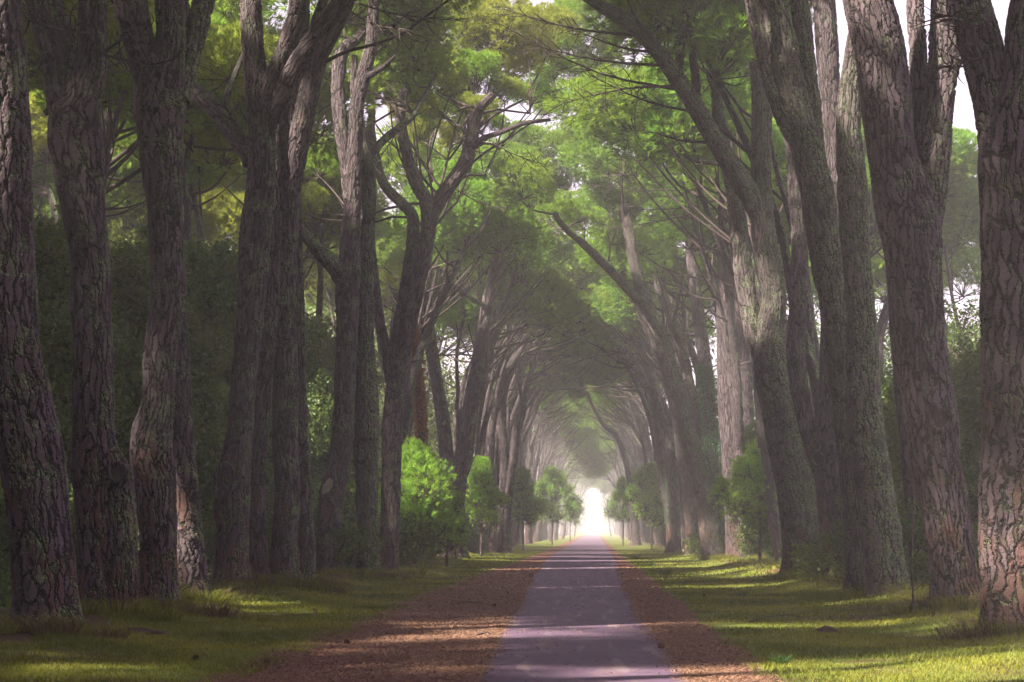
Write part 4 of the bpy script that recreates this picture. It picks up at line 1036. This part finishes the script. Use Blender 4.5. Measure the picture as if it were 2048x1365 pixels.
# ------------------------------------------------------------------ fallen needles
def chips(n, seed):
    r = np.random.default_rng(seed)
    y = 17+(r.beta(1, 2.2, n))*75
    side = r.random(n) < .66
    le, re = np.interp(y, lys, la), np.interp(y, lys, ra); l2, r2 = np.interp(y, lys, rb), np.interp(y, lys, lb)
    u = r.uniform(-.06, 1.04, n)
    x = np.where(side, le+(re-le)*u, l2+(r2-l2)*u)
    sp = r.random(n) < .16; x = np.where(sp & side, re+np.abs(r.normal(size=n))*.09, x); x = np.where(sp & ~side, l2-np.abs(r.normal(size=n))*.10, x)
    onroad = r.random(n) < .035; x = np.where(onroad, r.uniform(-1.6, 1.0, n), x)
    a = r.uniform(0, 2*pi, n); L_ = r.uniform(.02, .07, n)*(1+y/60); w = .004*(1+y/25)
    d = np.stack([np.cos(a), np.sin(a), r.uniform(-.1, .35, n)], 1)*L_[:, None]
    s = np.stack([-np.sin(a), np.cos(a), 0*a], 1)*w[:, None]
    P = np.stack([x, y, np.full(n, .016)+gz(x, y)], 1)
    V = np.stack([P-s, P+s, P+d], 1).reshape(-1, 3)
    return V, np.arange(n*3).reshape(-1, 3), np.repeat(np.clip(r.normal(.5, .3, n), 0, 1), 3)
V, F, t = chips(150000, 9)
o = link('needle_litter', mesh_np('needle_litter', V, F, M_dry, False, attrs={'tint': ('FLOAT', t)})); tag(o, 'loose fallen pine needles scattered along the lane edges', kind='stuff')

# pine cones, fallen twigs, mounds and weeds
def cone_mesh():
    V, F = [], []
    n = 9
    for j in range(9):
        z = j/8; rad = .034*math.sin(pi*(z*.85+.1))
        for i in range(n):
            a = (i+.5*(j % 2))/n*2*pi; k = len(V)
            c0 = np.array([cos(a)*rad*.5, sin(a)*rad*.5, z*.08]); o_ = np.array([cos(a), sin(a), .5])*rad*.75; tt = np.array([-sin(a), cos(a), 0])*.010
            V += [c0-tt, c0+tt, c0+o_+tt*.9, c0+o_-tt*.9+np.array([0, 0, .003])]; F += [[k, k+1, k+2, k+3]]
    return mesh_np('pine_cone', np.array(V), np.array(F), M_cone)
CM = cone_mesh()
cone_px = [(631, 1229), (384, 1325), (912, 1262), (700, 1290), (1012, 1190), (985, 1215), (540, 1330), (1410, 1195), (1482, 1194), (1320, 1300)]
cone_at = ['on the grass below the rust-footed pine', 'on the left verge nearest the camera', 'on the needles left of the lane, third from the camera', 'at the grass edge left of the lane', 'on the needles near the lane edge, farthest of them',
           'on the needles under the farthest cone', 'on the needle strip at bottom left', 'on the right verge in the shade', 'beside the dark weed on the right verge', 'at the right edge of the asphalt']
for i, (px, py) in enumerate(cone_px):
    Y = depth_of(py); x = at(px, py, Y)[0]
    o = link('pine_cone', CM, None, (x, Y, float(gz(x, Y))+.035)); o.rotation_euler = (1.4, .2, i*1.7); o.scale = (1.05,)*3
    tag(o, 'dark pine cone '+cone_at[i], 'pine cone', 'fallen pine cones')
def fallen(label, pts, r0, seed, name='fallen_branch', mat=None):
    P = []
    for px, py, z in pts:
        Y = depth_of(py); x = at(px, py, Y)[0]; P.append((x, Y, float(gz(x, Y))+z))
    P = np.array(P); b = P[0]; r = np.random.default_rng(seed); parts = []
    V, F = twig_np(catmull(P-b, 12), r0, r0*.3, 6); parts.append((V, F, 0, 0))
    for j in range(7):
        q = catmull(P-b, 12)[2+j]; e = q+np.array([r.normal()*.25, r.normal()*.3, abs(r.normal())*.06])
        V, F = twig_np([q, (q+e)/2+[0, 0, .02], e], r0*.35, .002); parts.append((V, F, 0, 0))
    V, F, mi, t = merge(parts)
    tag(link(name, mesh_np(name, V, F, mat or M_twig, True), None, b), label, 'branch', 'fallen twigs and branches')
fallen('dark fallen twig on the needles left of the asphalt', [(905,1211,.02),(940,1209,.05),(985,1213,.02)], .014, 1)
fallen('short fallen twig at the left asphalt edge', [(955,1273,.02),(975,1271,.04),(995,1275,.02)], .014, 2)
fallen('fallen stick at the left grass edge in the middle distance', [(1018,1121,.03),(1030,1120,.06),(1040,1118,.03)], .03, 3)
fallen('long pale fallen branch lying among right verge grass', [(1500,1246,.03),(1540,1240,.06),(1580,1236,.04),(1615,1240,.03)], .014, 4)
def leaning(label, P, r0, seed):
    P = np.array(P); b = P[0].copy(); r = np.random.default_rng(seed); parts = []
    c = catmull(P-b, 14); V, F = twig_np(c, r0, r0*.35, 6); parts.append((V, F, 0, 0))
    for j in range(6):
        q = c[4+j]; e = q+np.array([r.normal()*.5, r.normal()*.4, r.uniform(.1, .6)]); V, F = twig_np([q, (q+e)/2+[0, 0, .03], e], r0*.35, .003); parts.append((V, F, 0, 0))
    V, F, mi, t = merge(parts)
    tag(link('dead_branch', mesh_np('dead_branch', V, F, M_bough, True), None, b), label, 'branch', 'fallen twigs and branches')
leaning('bare dead branch arching out under the V-shaped pine', [at(912,1118,96), at(908,1092,95), at(890,1076,94), at(868,1090,93)], .04, 5)
leaning('pale bare stem leaning up along the knotted right pine, lit gold', [at(1812,1250,34.4), at(1826,1200,34.2), at(1822,1120,34.0), at(1830,1010,34.0), at(1822,950,33.9)], .022, 6)
leaning('thin bare stem running up the front of the lichen-sleeved right pine', [at(1735,1205,41.6), at(1728,1120,41.6), at(1716,1040,41.5), at(1704,960,41.5), at(1694,880,41.5)], .02, 7)
def mound(label, px, py, w, hgt, seed):
    Y = depth_of(py); x = at(px, py, Y)[0]; r = np.random.default_rng(seed)
    n, m = 24, 8; V = [[0, 0, hgt]]; F = []
    for j in range(1, m+1):
        q = j/m
        for i in range(n):
            a = i/n*2*pi; k = w*q*(1+.15*sin(3*a+seed)+.08*r.normal()); V.append([cos(a)*k, sin(a)*k*.7, hgt*(cos(q*pi)*.5+.5)*(1+.12*r.normal())-(.02 if j == m else 0)])
    for i in range(n): F.append([0, 1+i, 1+(i+1) % n])
    for j in range(m-1):
        for i in range(n):
            a_, b_, c_, d_ = 1+j*n+i, 1+j*n+(i+1) % n, 1+(j+1)*n+(i+1) % n, 1+(j+1)*n+i; F += [[a_, d_, c_], [a_, c_, b_]]
    tag(link('earth_mound', mesh_np('earth_mound', np.array(V), np.array(F), M_earth, True), None, (x, Y, float(gz(x, Y)))), label, 'mound', 'mounds of bare earth')
mound('small brown earth mound in the sunlit right verge', 1652, 1270, .30, .11, 3)
mound('flat patch of dug earth at the foot of the elbowed left pine', 275, 1278, .5, .06, 4)
wd = tussock_mesh(77, 120, .26, .14)
for i, (px, py, s, lab) in enumerate([(1480, 1195, .9, 'dark spiky weed standing alone on the right verge'), (1271, 1119, 1.6, 'dark weed close to the asphalt, right side'), (1330, 1150, 1.2, 'small weed on the right verge in the middle distance'),
                                      (1300, 1132, 1.1, 'lowest weed of the far right verge'), (1560, 1330, .7, 'small weed at the bottom of the right verge')]):
    Y = depth_of(py); x = at(px, py, Y)[0]
    tag(link('weed', mesh_np('weed', wd[0]*s, wd[1], M_leaf, False, attrs={'tint': ('FLOAT', wd[2])}), None, (x, Y, float(gz(x, Y)))), lab, 'weed', 'weeds on the right verge')

# ------------------------------------------------------------------ haze
def haze():
    m, nt, out = newmat('morning_haze')
    v = N(nt, 'ShaderNodeVolumePrincipled'); v.inputs['Color'].default_value = (.95, .92, 1.0, 1)
    v.inputs['Density'].default_value = HAZE_DENSITY; v.inputs['Anisotropy'].default_value = .0
    nt.links.new(v.outputs[0], out.inputs['Volume'])
    x0, x1, y0, y1, z0, z1 = -90, 90, -60, 900, -1.2, 24
    V = np.array([(x, y, z) for z in (z0, z1) for y in (y0, y1) for x in (x0, x1)])
    F = np.array([[0, 2, 3, 1], [4, 5, 7, 6], [0, 1, 5, 4], [2, 6, 7, 3], [0, 4, 6, 2], [1, 3, 7, 5]])
    o = link('haze', mesh_np('haze', V, F, m)); tag(o, 'pale morning haze filling the avenue', kind='stuff')
if HAZE_DENSITY > 0: haze()
